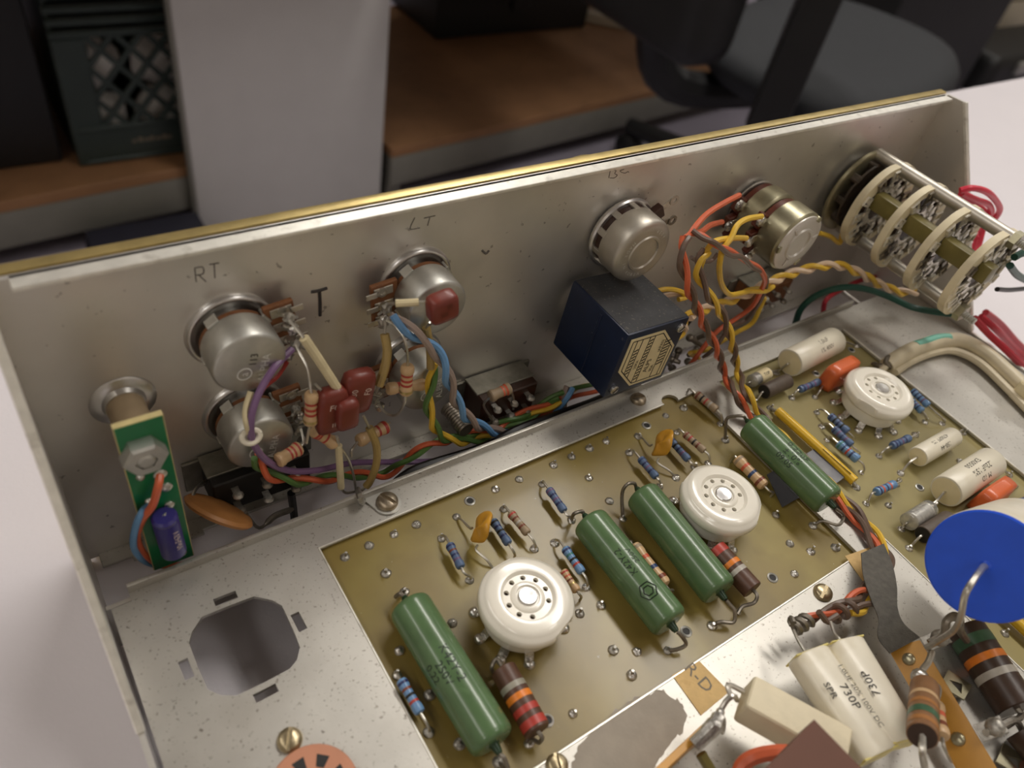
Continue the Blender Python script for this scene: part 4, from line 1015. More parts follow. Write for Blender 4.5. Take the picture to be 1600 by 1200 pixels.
res('pale tan resistor with red-brown bands behind the socket beside the octagonal hole', 797, 801, 825, 834, (787, 796), (835, 858), 'tan_res_grey', ('red', 'brown', 'silver', 'brown'))
res('pinkish resistor half hidden by the socket beside the octagonal hole', 879, 892, 902, 924, None, (906, 938), 'tan_res', ('red', 'rust', 'brown', 'gold'))
res('blue banded resistor next to the mid-board yellow disc capacitor', 1000, 716, 1026, 746, (983, 708), (1030, 761), 'blue_res_dark', ('darkblue', 'navy', 'purple', 'navy'))
res('dusty blue resistor between the mid-board yellow disc and a tan resistor', 1047, 687, 1076, 719, (1040, 681), (1085, 733), 'blue_res_dark', ('navy', 'black', 'navy', 'purple'))
res('pale tan banded resistor behind the mid-board socket', 1069, 677, 1101, 705, (1057, 676), (1106, 724), 'tan_res_grey', ('brown', 'red', 'black', 'brown'))
res('greyish tan resistor crossing the notch at the deck flange', 1087, 615, 1120, 641, (1073, 615), (1125, 663), 'tan_res_grey', ('brown', 'black', 'red', 'silver'), 1.4, 2.4)
res('large tan resistor with orange, blue and brown bands beside the mid-board socket', 1151, 716, 1195, 760, (1141, 722), (1204, 776), 'tan_res', r=1.9, z=2.2, lr=0.4, bt=((0.1, .07, 'tan_res_grey'), (.33, .08, 'rust'), (.58, .08, 'darkblue'), (.84, .08, 'brown')))
res('large tan resistor with orange and blue bands between two green capacitors', 989, 852, 1040, 915, (984, 853), (1048, 928), 'tan_res', r=1.9, z=2.2, lr=0.4, bt=((0.1, .07, 'tan_res_grey'), (.35, .08, 'rust'), (.6, .08, 'darkblue'), (.84, .08, 'brown')))
def comp(label, ax, ay, bx_, by, r, z, bt, e1, e2, m='brown_res', name='carbon_resistor'):
    a, b = D(ax, ay, z), D(bx_, by, z)
    return axial(name, label, 'resistor', a, b, r, m, STRAIGHT, bt, e1, e2, 'tin_dark', 0.5, 'brown cylindrical resistors', n=28)
z = 3.6
comp('dusty brown cylindrical resistor with orange and two red bands beside the 250V green capacitor', 786, 1046, 840, 1143, 3.0, z, ((.32, .09, 'grey'), (.49, .10, 'orange'), (.69, .1, 'red'), (.89, .12, 'red')),
     [D(776, 1030, 4), D(768, 1044, 3), D(775, 1056, ZB)], [D(847, 1152, 3), D(842, 1160, 1), D(832, 1156, 0), D(826, 1164, ZB)])
comp('brown cylindrical resistor with red ends, orange and silver bands beside the mid-board socket', 1117, 857, 1176, 922, 2.9, z, ((.10, .16, 'red'), (.43, .10, 'orange'), (.6, .09, 'silver')),
     [D(1104, 856, 3), D(1100, 858, 1), D(1098, 866, ZB)], [D(1183, 930, 4), D(1178, 942, 2.5), D(1160, 948, 1.5), D(1152, 960, 1.0)])

def disc_cap(label, px, py, l1, l2, bend):
    """ochre ceramic disc standing on edge, its rim waisted by the dip coating"""
    c = D(px, py, 5.2)
    t = thing('disc_capacitor', label, 'capacitor', Vector((c.x, c.y, ZB)), 'ochre ceramic disc capacitors')
    d = (D(*l2, ZB) - D(*l1, ZB)); d.z = 0; d.normalize(); d = (d * .7 + Vector((-.64, -.76, 0)) * .55).normalized(); n = d.cross(EZ); tl_ = (EZ * 0.9 - n * bend).normalized()
    vs = []; fs = []; N = 28; prof = [(0.02, -1.15), (.55, -1.1), (.86, -.75), (1, -.1), (1, .1), (.86, .75), (.55, 1.1), (.02, 1.15)]
    n2 = d.cross(tl_)
    for r_, h in prof:
        for k in range(N):
            a = 2 * math.pi * k / N; ca, sa = math.cos(a), math.sin(a)
            rad = 4.6 * r_ * (1 - 0.22 * max(0, -sa) * abs(ca) * 2) 
            vs.append(c + d * rad * ca * 0.9 + tl_ * rad * sa * 1.15 + n2 * (h + 0.9 * math.sin(ca * 2.6)))
    for i in range(len(prof) - 1):
        for k in range(N): fs.append((i * N + k, i * N + (k + 1) % N, (i + 1) * N + (k + 1) % N, (i + 1) * N + k))
    g = G().add(vs, fs); part('disc', g, 'disc_yellow', t, sharp=70)
    for s_, e in ((-1, l1), (1, l2)):
        e3 = D(*e, ZB); g = G(); tube(g, smooth([c + d * s_ * 2.6 - tl_ * 3.4, c + d * s_ * 3.4 - tl_ * 4.6, (c + d * s_ * 3.4 - tl_ * 4.6) * .4 + e3 * .6 + EZ * .6, e3], 5), 0.32, 7); part('lead', g, 'tin', t)
disc_cap('ochre ceramic disc capacitor standing behind the white socket closest to the octagonal hole', 752, 826, (713, 808), (770, 888), 0.35)
disc_cap('ochre ceramic disc capacitor standing behind the white mid-board socket', 1035, 694, (997, 682), (1056, 747), 0.35)

# ---- right board
def roll(name, label, ax, ay, bx_, by, r, z, m, text=(), e1=None, e2=None, end='white_cap_end', grp='cream rolled film capacitors', lead='tin', up=Vector((-.3, -.5, 1)), ink='ink', tflip=1, flat=1.0):
    a, b = D(ax, ay, z), D(bx_, by, z); d = (b - a).normalized(); L = (b - a).length
    t = thing(name, label, 'capacitor', Vector(((a.x + b.x) / 2, (a.y + b.y) / 2, z - r)), grp)
    g = G(); lathe(g, a, d, [(r * .9, 0), (r * .97, .12), (r, .35), (r, L - .35), (r * .97, L - .12), (r * .9, L)], 36); bo = part('body', g, m, t)
    if end:
        for p, dd in ((a, -1), (b, 1)):
            g = G(); lathe(g, p - d * dd * .3, d * dd, [(r * .88, 0), (r * .88, .34), (r * .5, .5), (r * .12, .75), (.02, .8)], 30); part('end_fill', g, end, t)
    for p, dd, e in ((a, -d, e1), (b, d, e2)):
        if e is None: continue
        g = G(); tube(g, smooth([p - dd * .2, p + dd * 1.2] + e, 6), 0.38, 8); part('lead', g, lead, t)
    for s_, sz, sh, ar in text:
        g = G(); text_cyl(g, s_, sz, (a + b) / 2, d, r, up, True, sh, ar, tflip); part('lettering', g, ink, bo)
    return t
roll('film_capacitor', 'dusty cream film capacitor at the back corner of the pale board', 1234, 567, 1303, 532, 5.0, 4.2, 'white_cap', [('1,0uF', 2.4, 2, 1.5), ('1% 400V', 2.2, 2, -1.5)], [D(1224, 574, 2), D(1213, 583, ZB)], [D(1322, 534, 2), D(1338, 541, ZB)], ink='ink_grey')
roll('film_capacitor', 'small cream film capacitor marked 150-44', 1434, 714, 1489, 682, 3.3, 2.4, 'white_cap', [('4700PF 1%', 1.9, 0, -1.2), ('150-44', 2.1, -.5, 1.6)], [D(1420, 724, 1.5), D(1407, 740, ZB)], [D(1503, 672, 1.5), D(1505, 677, ZB)], tflip=-1, up=Vector((-.2, -.2, 1)))
roll('film_capacitor', 'large cream film capacitor marked 22uF next to the lower orange capacitor', 1478, 768, 1548, 722, 5.0, 4.2, 'white_cap', [('EX0550', 2.4, 0, -2.4), ('.22uF 15%', 2.5, -1, 0.6), ('M 1D', 2.4, -1, 3.4)], [D(1464, 782, 2.5), D(1450, 795, 1), D(1446, 802, ZB)], [D(1575, 740, 1), D(1577, 742, ZB)], tflip=-1, up=Vector((-.1, -.1, 1)))
roll('paper_tube_capacitor', 'dark brown tubular component next to the dusty cream capacitor', 1194, 612, 1231, 595, 2.6, 2.2, 'dark_cyl', (), [D(1186, 620, 1), D(1178, 631, ZB)], None, 'black', 'dark brown tubular components')
roll('paper_tube_capacitor', 'dark brown tubular component in front of the clear wound capacitor', 1442, 836, 1482, 811, 2.7, 2.2, 'dark_cyl', (), [D(1430, 846, 1), D(1420, 857, ZB)], None, 'black', 'dark brown tubular components')
def clear_cap(label, ax, ay, bx_, by, r, z, e1, e2):
    a, b = D(ax, ay, z), D(bx_, by, z); d = (b - a).normalized(); L = (b - a).length
    t = thing('polystyrene_capacitor', label, 'capacitor', Vector(((a.x + b.x) / 2, (a.y + b.y) / 2, z - r)), 'clear wound foil capacitors')
    g = G(); lathe(g, a + d * L * .12, d, [(r * .5, 0), (r * .8, .2)] + [(r * (.84 + .04 * (k % 2)), .3 + k * L * .035) for k in range(20)] + [(r * .5, L * .78)], 24); part('foil_winding', g, 'foil', t)
    g = G(); lathe(g, a, d, [(r * .45, 0), (r * .8, .25), (r, .8), (r, L - .8), (r * .8, L - .25), (r * .45, L)], 28); part('clear_case', g, 'glass', t)
    for p, dd, e in ((a, -d, e1), (b, d, e2)):
        g = G(); tube(g, smooth([p - dd * .8, p + dd * .8, e + EZ * 1.2, e], 5), 0.36, 7); part('lead', g, 'tin', t)
clear_cap('small clear wound capacitor at the back edge of the pale board', 1172, 597, 1202, 582, 2.2, 1.8, D(1166, 605, ZB), D(1213, 583, ZB))
tt = [o for o in COL.objects if o.name.startswith('polystyrene_capacitor')][0]
ta, tb = D(1184, 591, 1.8), D(1199, 583.5, 1.8); tdir = (tb - ta).normalized()
g = G(); lathe(g, ta, tdir, [(2.24, 0), (2.24, (tb - ta).length)], 24, cap=False); pl = part('paper_label', g, 'label_cream', tt)
g = G(); text_cyl(g, 'TOP', 1.5, (ta + tb) / 2, tdir, 2.26, Vector((-.3, -.5, 1)), True); part('lettering', g, 'ink', pl)
clear_cap('clear wound capacitor with silver foil next to the large cream capacitor', 1417, 817, 1455, 793, 2.7, 2.4, D(1408, 827, ZB), D(1461, 790, 2))
def dipped(label, px, py, z, ux_, L, W, H_, m='orange_cap', name='dipped_capacitor', up=EZ, grp='orange dipped capacitors', txt=None, leads=()):
    c = D(px, py, z); ux_ = Vector(ux_).normalized(); up = Vector(up).normalized(); vy = up.cross(ux_).normalized()
    t = thing(name, label, 'capacitor', c - up * H_ / 2, grp)
    g = G(); bm = bmesh.new(); bmesh.ops.create_cube(bm, size=1)
    bmesh.ops.subdivide_edges(bm, edges=list(bm.edges), cuts=3, use_grid_fill=True)
    vs = []
    for v in bm.verts:
        p = v.co * 2; e = 9.0; q = (abs(p.x) ** e + abs(p.y) ** e + abs(p.z) ** e) ** (-1 / e); p = p * q * 1.02
        vs.append(c + ux_ * p.x * L / 2 + vy * p.y * W / 2 * (1 - .12 * p.z) + up * p.z * H_ / 2)
    g.add(vs, [tuple(v.index for v in f.verts) for f in bm.faces]); bm.free()
    bo = part('body', g, m, t, sharp=80)
    for ld in leads:
        g = G(); tube(g, smooth(ld, 5), 0.36, 7); part('lead', g, 'tin', t)
    return t, bo, c, ux_, vy, up
dipped('orange dipped capacitor behind the pale board socket', 1311, 583, 4.0, (1, 0.02, 0), 14.5, 5.2, 9.5, leads=([D(1287, 600, 1), D(1280, 612, .5), D(1273, 621, ZB)], [D(1335, 580, 1), D(1342, 585, ZB)]))
dipped('orange dipped capacitor leaning on the large cream capacitor', 1551, 775, 3.6, (1, 0.0, 0), 14.5, 5.4, 9.0, leads=([D(1525, 800, 1), D(1510, 805, 0), D(1500, 812, ZB)], [D(1580, 765, 1), D(1590, 760, ZB)]))
res('blue banded resistor beside the orange capacitor at the back of the pale board', 1249, 609, 1280, 596, (1237, 622), (1290, 600), 'blue_res_dark', ('navy', 'purple', 'navy', 'purple'), 1.3)
res('blue banded resistor, hindmost of the three staggered beside the pale board socket', 1296, 649, 1325, 675, (1276, 645), (1331, 690), 'blue_res_dark', ('navy', 'black', 'navy', 'black'), 1.35)
res('dusty blue resistor, middle of the three staggered beside the pale board socket', 1302, 669, 1331, 696, (1284, 667), (1340, 712), 'blue_res_dark', ('navy', 'purple', 'darkblue', 'purple'), 1.35)
res('blue resistor with red and teal bands, front of the three staggered ones', 1309, 692, 1341, 719, (1292, 688), (1346, 740), 'blue_res', ('teal', 'darkblue', 'red', 'navy'), 1.5, 2.0)
res('blue banded resistor beyond the pale board socket with its lead outstretched', 1425, 610, 1451, 634, None, (1472, 662), 'blue_res', ('navy', 'darkblue', 'navy', 'purple'), 1.3)
res('blue resistor half hidden by the pale board socket', 1422, 624, 1441, 643, None, (1445, 660), 'blue_res', ('darkblue', 'navy', 'purple', 'navy'), 1.3)
res('blue resistor between the pale board socket and the small cream capacitor', 1393, 697, 1421, 684, (1373, 713), (1430, 680), 'blue_res_dark', ('navy', 'darkblue', 'purple', 'navy'), 1.35)
res('blue resistor with orange band in open space on the pale board', 1368, 769, 1398, 756, (1353, 787), (1401, 752), 'blue_res', ('navy', 'rust', 'darkblue', 'rust'), 1.4)
res('blue resistor at the frame edge above the blue faced capacitor', 1592, 787, 1618, 772, (1583, 802), None, 'blue_res', ('navy', 'brown', 'navy', 'brown'), 1.3)
# yellow sleeved links
def sleeve(label, ax, ay, bx_, by, e1, e2, r=1.55, z=0.9):
    a, b = D(ax, ay, z), D(bx_, by, z); t = thing('sleeved_link', label, 'wire link', Vector(((a.x + b.x) / 2, (a.y + b.y) / 2, z - r)), 'yellow sleeved wire links')
    g = G(); tube(g, [a, a * .66 + b * .34 + EZ * .2, a * .33 + b * .67 + EZ * .2, b], r, 14); part('sleeve', g, 'sleeve_yellow', t)
    for p, q in ((a, e1), (b, e2)):
        g = G(); tube(g, [p * .9 + (a + b) * .05, D(*q, ZB + .4)], .6, 8); part('bare_end', g, 'solder_dull', t)
sleeve('yellow sleeved wire link beside the green capacitor marked 10 percent', 1215, 642, 1335, 752, (1203, 638), (1338, 762))
sleeve('yellow sleeved wire link emerging below the blue faced capacitor', 1466, 860, 1640, 1020, (1455, 850), (1650, 1030))

# ================================================================== SCREWS AND TAPE ON THE DECK
g = G(); lathe(g, (0, 0, 0), EZ, [(2.6, 0), (2.6, 0.5), (2.35, 1.1), (1.7, 1.5), (0.8, 1.68), (0.02, 1.72)], 32)
cut = G(); box(cut, (0, 0, 1.7), EX, EY, EZ, 8, 0.85, 1.5)
SCR = bool_mesh(g, cut); SCR.materials[0] = M['screw_brass']
SCR2 = SCR.copy(); SCR2.materials[0] = M['screw']
for px, py, rot, lb, me, s_ in ((453, 1157, 60, 'brass slotted screw near the octagonal hole', SCR, 1.0), (1285, 927, 20, 'brass slotted screw beside the black cloth tape', SCR, 1.0), (870, 1196, 70, 'brass slotted screw at the board edge by the dull patch', SCR, 0.95), (605, 787, -60, 'tarnished slotted screw clamping the solder lug', SCR2, 1.12), (997, 625, -20, 'tarnished slotted screw on the deck below the blue potentiometer', SCR2, 1.0)):
    p = D(px, py, 0.0); o = inst('slotted_screw', me, p + EZ * (0.65 if 'lug' in lb else 0.02), None, math.radians(rot), s_)
    tag(o, lb, 'screw', 'slotted screws on the deck')
# solder lug under a screw
c = D(605, 787, 0.1); tip = D(567, 776, 0.1); d = (tip - c).normalized(); nrm = EZ.cross(d)
g = G(); pts = [c + (d * math.cos(a) + nrm * math.sin(a)) * 3.7 for a in [math.radians(50 + 260 * k / 20) for k in range(21)]] + [tip - nrm * 1.0, tip + nrm * 1.0]
prism(g, pts, EZ * 0.5); t = thing('solder_lug', 'flat grey solder lug under the tarnished screw at the flange', 'solder lug', c)
part('plate', g, 'steel', t)
g = G(); tube(g, smooth([tip + EZ * .3, D(566, 785, 1.2), D(562, 776, 4), V(559, 765, -19)], 5), 0.85, 8); part('bent_tag', g, 'solder_dull', t)

def sheet(name, label, cat, top, m, th=0.12, group=None):
    g = G(); prism(g, top, EZ * th); return single(name, g, m, label, cat, group)
q = [D(1050, 1055, .05), D(1092, 1033, .05), D(1139, 1081, .05), D(1095, 1118, .05)]
g = G(); prism(g, q, EZ * 0.15); t = thing('masking_tape', 'tan masking tape piece lettered R-D on the deck', 'tape', (q[0] + q[2]) / 2)
mt = part('tape_piece', g, 'masking', t)
X_ = (D(1121, 1097, .2) - D(1069, 1040, .2)).normalized(); Y_ = EZ.cross(X_)
g = G(); text_flat(g, 'R-D', 4.6, (q[0] + q[2]) / 2 + EZ * .15 - X_ * 1.2 + Y_ * .6, X_, Y_, 0.06); part('lettering', g, 'ink_grey', mt)
sheet('masking_tape', 'tan masking tape scrap under the black cloth tape', 'tape', [D(1320, 869, .15), D(1368, 852, .15), D(1395, 890, .15), D(1348, 908, .15)], 'masking')
# dull scuffed patch on the deck
pts = [(905, 1165), (960, 1110), (1005, 1085), (1035, 1078), (1060, 1095), (1075, 1120), (1060, 1150), (1030, 1185), (1010, 1215), (925, 1230), (890, 1205)]
rj = random.Random(3); pj = []
for (x0, y0), (x1, y1) in zip(pts, pts[1:] + pts[:1]):
    for k in range(7): pj.append((x0 + (x1 - x0) * k / 7 + rj.uniform(-4, 4), y0 + (y1 - y0) * k / 7 + rj.uniform(-4, 4)))
pts = pj
sheet('residue_patch', 'matt beige glue residue patch on the deck beside the masking tape', 'residue', [D(x, y, .02) for x, y in pts], mat('glue_residue', srgb(150, 140, 126), 0.6, 0, 0.08, 200, 0.15, 900), 0.01)

def ribbon(name, label, cat, left, right, m, th=0.25):
    L = smooth(left, 6); R_ = smooth(right, 6); g = G(); n = len(L); vs = []; fs = []
    for a, b in zip(L, R_):
        mid = (a + b) / 2; up = EZ * th; vs += [a, mid + EZ * 0.0, b, b + up, mid + up, a + up]
    for i in range(n - 1):
        for k in range(6): fs.append((i * 6 + k, i * 6 + (k + 1) % 6, (i + 1) * 6 + (k + 1) % 6, (i + 1) * 6 + k))
    fs.append((0, 1, 2, 3, 4, 5)); b = (n - 1) * 6; fs.append(tuple(range(b + 5, b - 1, -1)))
    g.add(vs, fs); return single(name, g, m, label, cat)
def z2(x, y, z): return D(1100 + x / 3, 800 + y / 3, z)
ribbon('cloth_tape', 'black cloth tape strip bridging the deck and the amber terminal strip', 'tape',
    [z2(735, 195, 4.4), z2(745, 300, 6), z2(780, 410, 7.5), z2(815, 500, 8), z2(815, 590, 8), z2(870, 665, 7.5)],
    [z2(840, 150, 4.4), z2(880, 245, 5.4), z2(902, 350, 6.5), z2(905, 450, 8), z2(935, 525, 8.5), z2(1010, 590, 8.5)], 'tape_black', 0.3)
ribbon('vinyl_tape', 'grey vinyl tape strip holding the yellow sleeved link, passing under the green capacitor', 'tape',
    [D(1198, 742, -0.6), D(1226, 727, -.6), D(1257, 711, -.3), D(1279, 698, 1.2), D(1286, 702, 2.5)], [D(1222, 793, -0.6), D(1257, 774, -.6), D(1303, 757, -.3), D(1324, 742, 1.2), D(1330, 741, 2.6)], 'tape_grey', 0.2)

# ================================================================== PARTS HANGING AT THE FRONT
# amber terminal strip standing on the deck
t = thing('terminal_strip', 'amber phenolic terminal strip standing across the deck with solder lugs', 'terminal strip', (155, -140, 0))
p00, p01, p10, p11 = D(1387, 1013, 4), D(1493, 1200, 4), D(1437, 1000, 9.5), D(1557, 1200, 9.5)
p01 = p00 + (p01 - p00) * 1.5; p11 = p10 + (p11 - p10) * 1.5
nst = (p01 - p00).cross(p10 - p00).normalized()
if nst.x > 0: nst = -nst
g = G(); prism(g, [p00, p01, p11, p10], -nst * 1.6); part('strip', g, 'strip_amber', t)
def on_strip(px, py):
    d = _ray(px, py); return CAM + d * ((p00 - CAM).dot(nst) / d.dot(nst))
for px, py in ((1455, 1003), (1540, 1142)):
    c = on_strip(px, py); u = (p01 - p00).normalized(); v_ = u.cross(nst)
    if v_.z < 0: v_ = -v_
    g = G(); box(g, c + v_ * 1.2, v_, u, nst, 6.0, 3.8, .5, .1); lathe(g, c + v_ * 2.2, nst, [(2.2, 0), (2.0, .8), (1.2, 1.5), (.02, 1.7)], 12); part('lug', g, 'solder_dull', t)
for px, py in ((1420, 1030), (1497, 1155)):
    p = on_strip(px, py)
    g = G(); lathe(g, p, nst, [(1.6, 0), (1.4, .5), (.8, .9), (.02, .9)], 12); part('rivet', g, 'brass_dull', t)
for px, py in ((1493, 1070), (1582, 1188)):
    c = D(px, py, 1.5); u = Vector((0.45, -0.9, 0)); v_ = Vector((.9, .45, 0))
    out = [c + u * a + v_ * b for a, b in ((-3.6, -2.6), (2.4, -2.9), (3.8, 2.4), (-2.2, 3.2))]
    tri = [c + u * a + v_ * b for a, b in ((1.6, -1.7), (1.5, 1.3), (-1.6, 0.4))]
    g = holed_plate([out, tri], 1.6, .5); part('mounting_lug', g, 'brass_dull', t)
# left terminal strip, seen along its edge
t = thing('terminal_strip', 'amber terminal strip end with bright solder lug beside the white cement block', 'terminal strip', (92, -118, 0))
a, b = D(1020, 1215, 8), D(1117, 1124, 8); d = (b - a).normalized()
g = G(); box(g, (a + b) / 2 - EZ * 2, d, EZ.cross(d), EZ, (b - a).length, 1.6, 11, .15); part('strip', g, 'strip_amber', t)
g = G(); tube(g, smooth([D(1085, 1165, 12), D(1112, 1138, 14), D(1122, 1122, 15), D(1127, 1108, 15)], 5), [1.6, 1.8, 1.5, 0.9, .6], 8); part('lug', g, 'solder', t)
g = G(); tube(g, smooth([D(1127, 1108, 15), D(1136, 1094, 16), D(1146, 1088, 16.5), D(1152, 1094, 15)], 5), .6, 8); part('tag_wire', g, 'tin', t)
g = G(); lathe(g, D(1128, 1134, 12), Vector((.4, -.6, .4)), [(1.0, 0), (1.0, .5), (1.7, .5), (1.7, 0)], 14, closed=True); part('lug_ring', g, 'tin', t)
wire('wire', 'olive sleeved wire stub below the left terminal strip', 'wire', 'olive', [D(1095, 1178, 6), D(1106, 1196, 5), D(1118, 1216, 4)], 1.2)

# white cement block
A_, B_, D_ = D(1180, 1053, 18), D(1335, 1138, 18), D(1155, 1097, 18)
u = (B_ - A_); L = u.length; u.normalize(); vv = (D_ - A_); vv -= u * vv.dot(u); W_ = vv.length; vv.normalize()
t = thing('cement_resistor', 'white rectangular cement block resistor partly under the maroon plate', 'resistor', (A_ + B_) / 2 - EZ * 12)
g = G(); box(g, (A_ + B_) / 2 + vv * W_ / 2 - EZ * 4.0, u, vv, EZ, L, W_, 8.0, 1.0, 3); part('block', g, 'block_white', t)
g = G(); tube(g, smooth([A_ * .5 + D_ * .5 - EZ * 2, D_ - EZ * 1 - u * 3 - vv * 3, D(1143, 1090, 16)], 4), .6, 8); part('lead', g, 'tin', t)

# two flattened film capacitors
def flat_cap(label, c0, c1, w_, th, text, lead_pts, turned=False):
    a, b = Vector(c0), Vector(c1); d = (b - a).normalized(); side = d.cross(EZ).normalized(); up = side.cross(d); L = (b - a).length
    t = thing('film_capacitor', label, 'capacitor', (a + b) / 2 - EZ * th / 2, 'flattened cream film capacitors')
    N = 32; vs = []; fs = []
    for h, k in ((0, .93), (.5, 1), (L - .5, 1), (L, .93)):
        for i in range(N):
            an = 2 * math.pi * i / N; ca, sa = math.cos(an), math.sin(an); e = 2.6; q = (abs(ca) ** e + abs(sa) ** e) ** (-1 / e)
            vs.append(a + d * h + side * ca * q * w_ / 2 * k + up * sa * q * th / 2 * k)
    for j in range(3):
        for i in range(N): fs.append((j * N + i, j * N + (i + 1) % N, (j + 1) * N + (i + 1) % N, (j + 1) * N + i))
    fs.append(tuple(range(N - 1, -1, -1))); fs.append(tuple(range(3 * N, 4 * N)))
    g = G().add(vs, fs); bo = part('body', g, 'white_cap', t)
    for pe in (a, b):
        g = G(); box(g, pe, side, d, up, w_ * .9, .4, th * .8, .1); part('end_fill', g, mat('yellow_epoxy', srgb(222, 206, 120), .4), bo)
    for s_, sz, la, ls in text:
        g = G(); text_flat(g, s_, sz, a + d * la + side * ls + up * (th / 2), -d if turned else d, side if turned else -side, .08); part('lettering', g, 'ink', bo)
    g = G(); tube(g, smooth([a + d * .2, a - d * 1.2] + lead_pts, 5), .42, 8); part('lead', g, 'tin', t)
    return t
def mid(*p): return sum((Vector(x) for x in p), Vector()) / len(p)
z = 12
c0 = mid(D(1237, 1034, z), D(1285, 1013, z)); c1 = mid(D(1347, 1196, z), D(1388, 1172, z))
flat_cap('flattened cream film capacitor printed 1.0UF, beside the white cement block', c0, c1, 10.6, 7.5, [('1.0UF 20% 100V DC', 1.75, 12.5, -3.2), ('730P', 2.9, 12, -0.6), ('SPR', 2.4, 9.5, 3.0)], [D(1247, 1000, 11), D(1240, 985, 10)])
c0 = mid(D(1291, 1016, z), D(1341, 997, z)); c1 = mid(D(1388, 1172, z), D(1426, 1155, z))
flat_cap('flattened cream film capacitor printed 730P, beside the amber terminal strip', c0, c1, 10.2, 7.5, [('730P', 2.9, 11, 1.6)], [D(1304, 990, 11), D(1298, 972, 10)], True)
# twisted brown bared wire ends round orange and yellow wires
oc = [D(1262, 969, 8), D(1290, 958, 8), D(1318, 944, 8), D(1340, 930, 6.5), D(1356, 915, 2.6), D(1366, 893, 1.9), D(1372, 868, 1.9), D(1358, 836, 1.85), D(1338, 812, 1.85), D(1318, 792, 1.85), D(1240, 718, 1.85), D(1190, 668, 1.85), D(1163, 637, 4.5), D(1148, 612, 9), V(1132, 585, -36), V(1120, 547, -36), V(1100, 508, -34), V(1080, 460, -34), V(1068, 420, -32), V(1066, 390, -30), V(1072, 370, -28)]
twisted(('wire', 'wire'), ('orange wire running from the dual potentiometer under a green capacitor to the front joint', 'brown wire twisted along the long orange wire under the green capacitor'), ('w_rust', 'w_brown'), oc, 0.82, 20, 0.5)
yc = [D(1325, 958, 7.5), D(1345, 952, 7), D(1362, 941, 5), D(1376, 920, 2.4), D(1386, 895, 1.9), D(1388, 868, 1.9), D(1370, 838, 1.85), D(1350, 812, 1.85), D(1328, 788, 1.85), D(1255, 715, 1.85), D(1203, 662, 1.85), D(1184, 642, 4), D(1166, 612, 9), V(1152, 578, -36), V(1144, 538, -36), V(1130, 495, -34), V(1110, 465, -33), V(1092, 430, -30), V(1092, 408, -29), V(1104, 392, -28)]
twisted(('wire', 'wire'), ('yellow wire running beside the long orange wire under the green capacitor', 'brown wire twisted along the long yellow wire under the green capacitor'), ('w_yellow', 'w_brown'), yc, 0.82, 20, 2.0)
def coil(label, c0, c1, r, turns, wr, m, tail):
    c0, c1 = Vector(c0), Vector(c1); x, y, d = basis(c1 - c0); pts = []
    for i in range(int(turns * 12) + 1):
        a = 2 * math.pi * i / 12; pts.append(c0 + (c1 - c0) * i / (turns * 12) + (x * math.cos(a) + y * math.sin(a)) * r)
    g = G(); tube(g, pts + smooth(tail, 4), wr, 8); single('wire', g, m, label, 'wire')
coil('bare brown wire end coiled at the tip of the orange wire', D(1262, 969, 8), D(1240, 982, 8.5), 1.5, 2.4, .75, 'tin_dark', [D(1234, 975, 9), D(1236, 966, 10), D(1240, 974, 10.5)])
coil('brown wire end coiled where the orange and yellow wires join', D(1330, 948, 8), D(1300, 962, 8.5), 1.7, 2.2, .8, 'w_brown', [D(1292, 972, 9), D(1285, 963, 10), D(1279, 956, 11)])

# blue faced capacitor
bcn = Vector((163.4, -127.1, 40.0)); far = D(1612, 842, 16.0); dax = (far - bcn).normalized()
t = thing('axial_capacitor', 'large axial capacitor with bright blue end face and cream body', 'capacitor', bcn - EZ * 14)
g = G(); lathe(g, bcn + dax * .6, dax, [(12.2, 0), (12.5, .6), (12.5, 36), (11.8, 37)], 56); part('body', g, 'white_cap', t)
g = G(); lathe(g, bcn + dax * .8, -dax, [(12.3, 0), (12.35, .8), (11.9, 1.1), (11.8, 1.101), (1.21, 1.102), (1.2, 1.2), (.6, 1.5), (.02, 1.5)], 64); part('end_face', g, 'blue_face', t, sharp=8)
g = G(); tube(g, smooth([bcn - dax * 1.0, bcn - dax * 3.4 + Vector((0, 0, .2)), D(1522, 905, 42), D(1508, 930, 40), D(1501, 965, 33), D(1490, 985, 27), D(1468, 1000, 20), D(1448, 1012, 15)], 7), .72, 10); part('lead', g, 'tin', t)
wire('wire', 'grey wire hook looped over the amber strip lug', 'wire', 'tin_dark', [D(1452, 1005, 15), D(1474, 992, 17), D(1478, 972, 20), D(1490, 962, 21), D(1500, 968, 20), D(1500, 985, 17), D(1510, 1000, 10)], .95)

# brown resistor at the strip, its lower end towards the viewer
a, b = D(1445, 1073, 15), D(1441, 1150, 23)
axial('carbon_resistor', 'brown resistor with green band leaning against the amber terminal strip', 'resistor', a, b, 3.05, 'brown_res_mid', STRAIGHT, ((.34, .07, 'tan_res'), (.52, .07, 'disc_brown'), (.70, .12, 'green'), (.88, .08, 'disc_brown')),
      [D(1437, 1055, 15), D(1450, 1035, 15), D(1456, 1018, 15)], [D(1442, 1178, 22), D(1446, 1205, 18)], 'tin', .75, n=28, end_mat='brown_res_dark')
axial('resistor', 'small tan resistor half hidden behind the brown resistor at the amber strip', 'resistor', D(1463, 1100, 12), D(1472, 1152, 15), 1.7, 'tan_res', BONE, ((.4, .14, 'rust'), (.7, .14, 'brown')), [D(1468, 1075, 13), D(1448, 1058, 14)], [D(1476, 1170, 14), D(1486, 1190, 10)], 'tin', .4)
g = G(); bm = bmesh.new(); bmesh.ops.create_icosphere(bm, subdivisions=2, radius=2.0); g.add([D(1437, 1058, 15) + v.co for v in bm.verts], [tuple(v.index for v in f.verts) for f in bm.faces]); bm.free()
